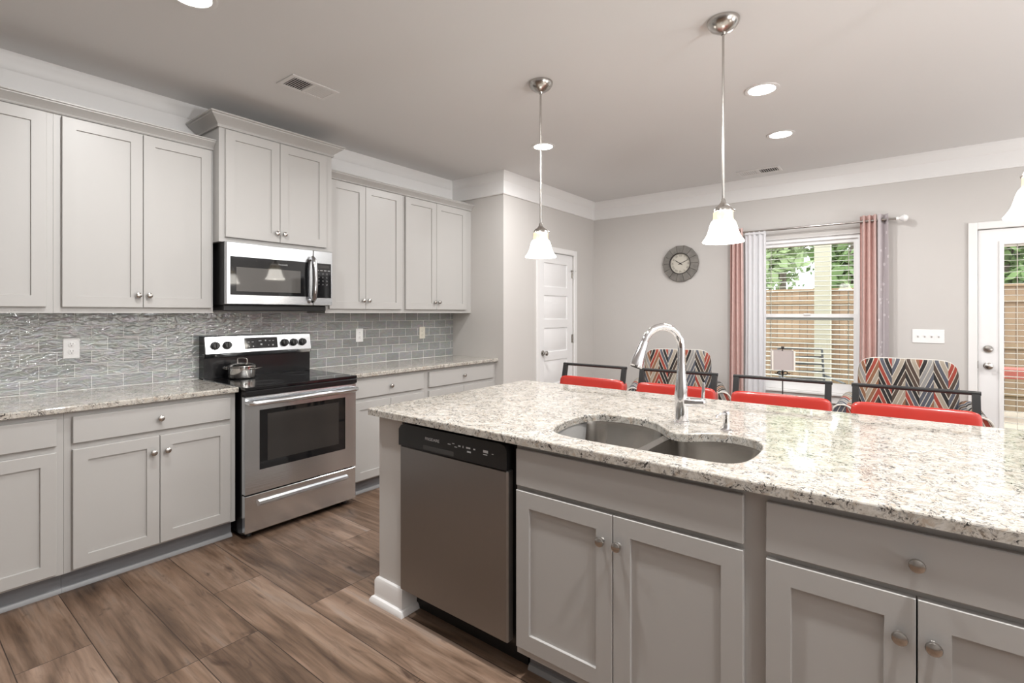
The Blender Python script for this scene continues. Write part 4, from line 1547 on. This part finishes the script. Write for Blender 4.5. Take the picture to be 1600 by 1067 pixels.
pc = thing('patio_chair', 'dark metal patio chair with grey cushions on the deck outside the window', 'chair', (-.88, 6.95, -.06), R(25))
bm = BM()
for s in (-1, 1):
    tube(bm, [(s * .27, -.28, 0), (s * .27, -.28, .62), (s * .27, .27, .64)], .014, 8)
    tube(bm, [(s * .27, .31, 0), (s * .25, .24, .42), (s * .25, .34, .97)], .014, 8)
tube(bm, [(-.25, .34, .97), (.25, .34, .97)], .014, 8)
for k in range(5): box(bm, -.25, .25, .262 + .017 * k, .270 + .017 * k, .50 + .09 * k, .52 + .09 * k)
box(bm, -.27, .27, -.27, .26, .36, .385)
add('frame', bm, M['patiograte'], pc)
add('seat_cushion', pillow(BM(), 0, -.01, .43, .50, .50, .09, .25), M['patioseat'], pc)
rb = thing('garden_bench', 'low red plank bench on the deck outside the patio door', 'bench', (1.75, 9.45, -.06))
add('seat', B(-.95, .95, -.18, .18, .55, .68, .006), M['brickred'], rb)
for x in (-.8, .8): add('leg', B(x - .05, x + .05, -.16, .16, 0, .5498), M['brickred'], rb)

def tree(label, x, y, h, cr, trunk_r, n, m, bare=.45):
    rnd = random.Random(int(x * 100 + y * 10))
    t = thing('tree', label, 'tree', (x, y, -.40), 0, 'trees beyond the fence')
    bm = BM()
    tube(bm, [(0, 0, 0), (rnd.uniform(-.1, .1), 0, h * .35), (rnd.uniform(-.2, .2), .1, h * .7), (rnd.uniform(-.2, .2), 0, h)], [trunk_r, trunk_r * .8, trunk_r * .5, trunk_r * .15], 8)
    tips = []
    for k in range(16):
        z = h * rnd.uniform(bare * .7, .92)
        a = rnd.uniform(0, 2 * PI)
        ln = cr * rnd.uniform(.6, 1.1)
        e = (ln * math.cos(a), ln * math.sin(a), z + ln * .5)
        tube(bm, [(0, 0, z), (e[0] * .5, e[1] * .5, z + ln * .18), e], [trunk_r * .3, trunk_r * .18, .012], 5)
        tips.append(e)
    add('trunk', bm, M['bark'], t)
    bm = BM()
    for k in range(n):
        e = rnd.choice(tips)
        s = rnd.uniform(.05, 1.05)
        p = Vector((e[0] * s, e[1] * s, e[2] * (1 - .1 * (1 - s)))) + Vector([rnd.gauss(0, cr * .22) for _ in range(3)])
        u_ = Vector([rnd.uniform(-1, 1) for _ in range(3)]).normalized()
        w_ = u_.orthogonal().normalized()
        q = rnd.uniform(.10, .24)
        bm.faces.new([bm.verts.new(p + u_ * q * a_ + w_ * q * .55 * b_) for a_, b_ in ((-1, 0), (0, -1), (1, 0), (0, 1))])
    f = add('foliage', bm, m, t)
    f['kind'] = 'stuff'
    return t
tree('leafy tree rising behind the fence at the curtain edge of the window', -3.3, 14.6, 6.5, 1.0, .14, 2600, M['leafpale'], .3)
tree('thin tree behind the fence between the window edge and the porch post', -3.3, 19.5, 9, 1.3, .13, 1500, M['leafpale'], .3)
tree('thin dark tree behind the fence next to the porch post', -1.1, 16.4, 8, .9, .12, 1300, M['leaf'], .3)
tree('dark tree behind the fence at the door side of the window', -.2, 24, 10, 1.4, .15, 2600, M['leaf'], .25)
tree('dense green tree seen through the patio door above the fence', 1.75, 14.6, 6.0, 1.2, .15, 3600, M['leaf'], .25)
tree('tall pale tree far behind the fence, seen past the porch post', -5.8, 26, 10, 1.7, .16, 3500, M['leafpale'], .15)
tree('tall dark tree far behind the fence, seen through the window top', -2.0, 33, 12, 2.2, .16, 3800, M['leaf'], .15)
tree('pale green tree behind the dense one beyond the patio door', 3.4, 20.5, 8.5, 1.6, .15, 3200, M['leafpale'], .25)
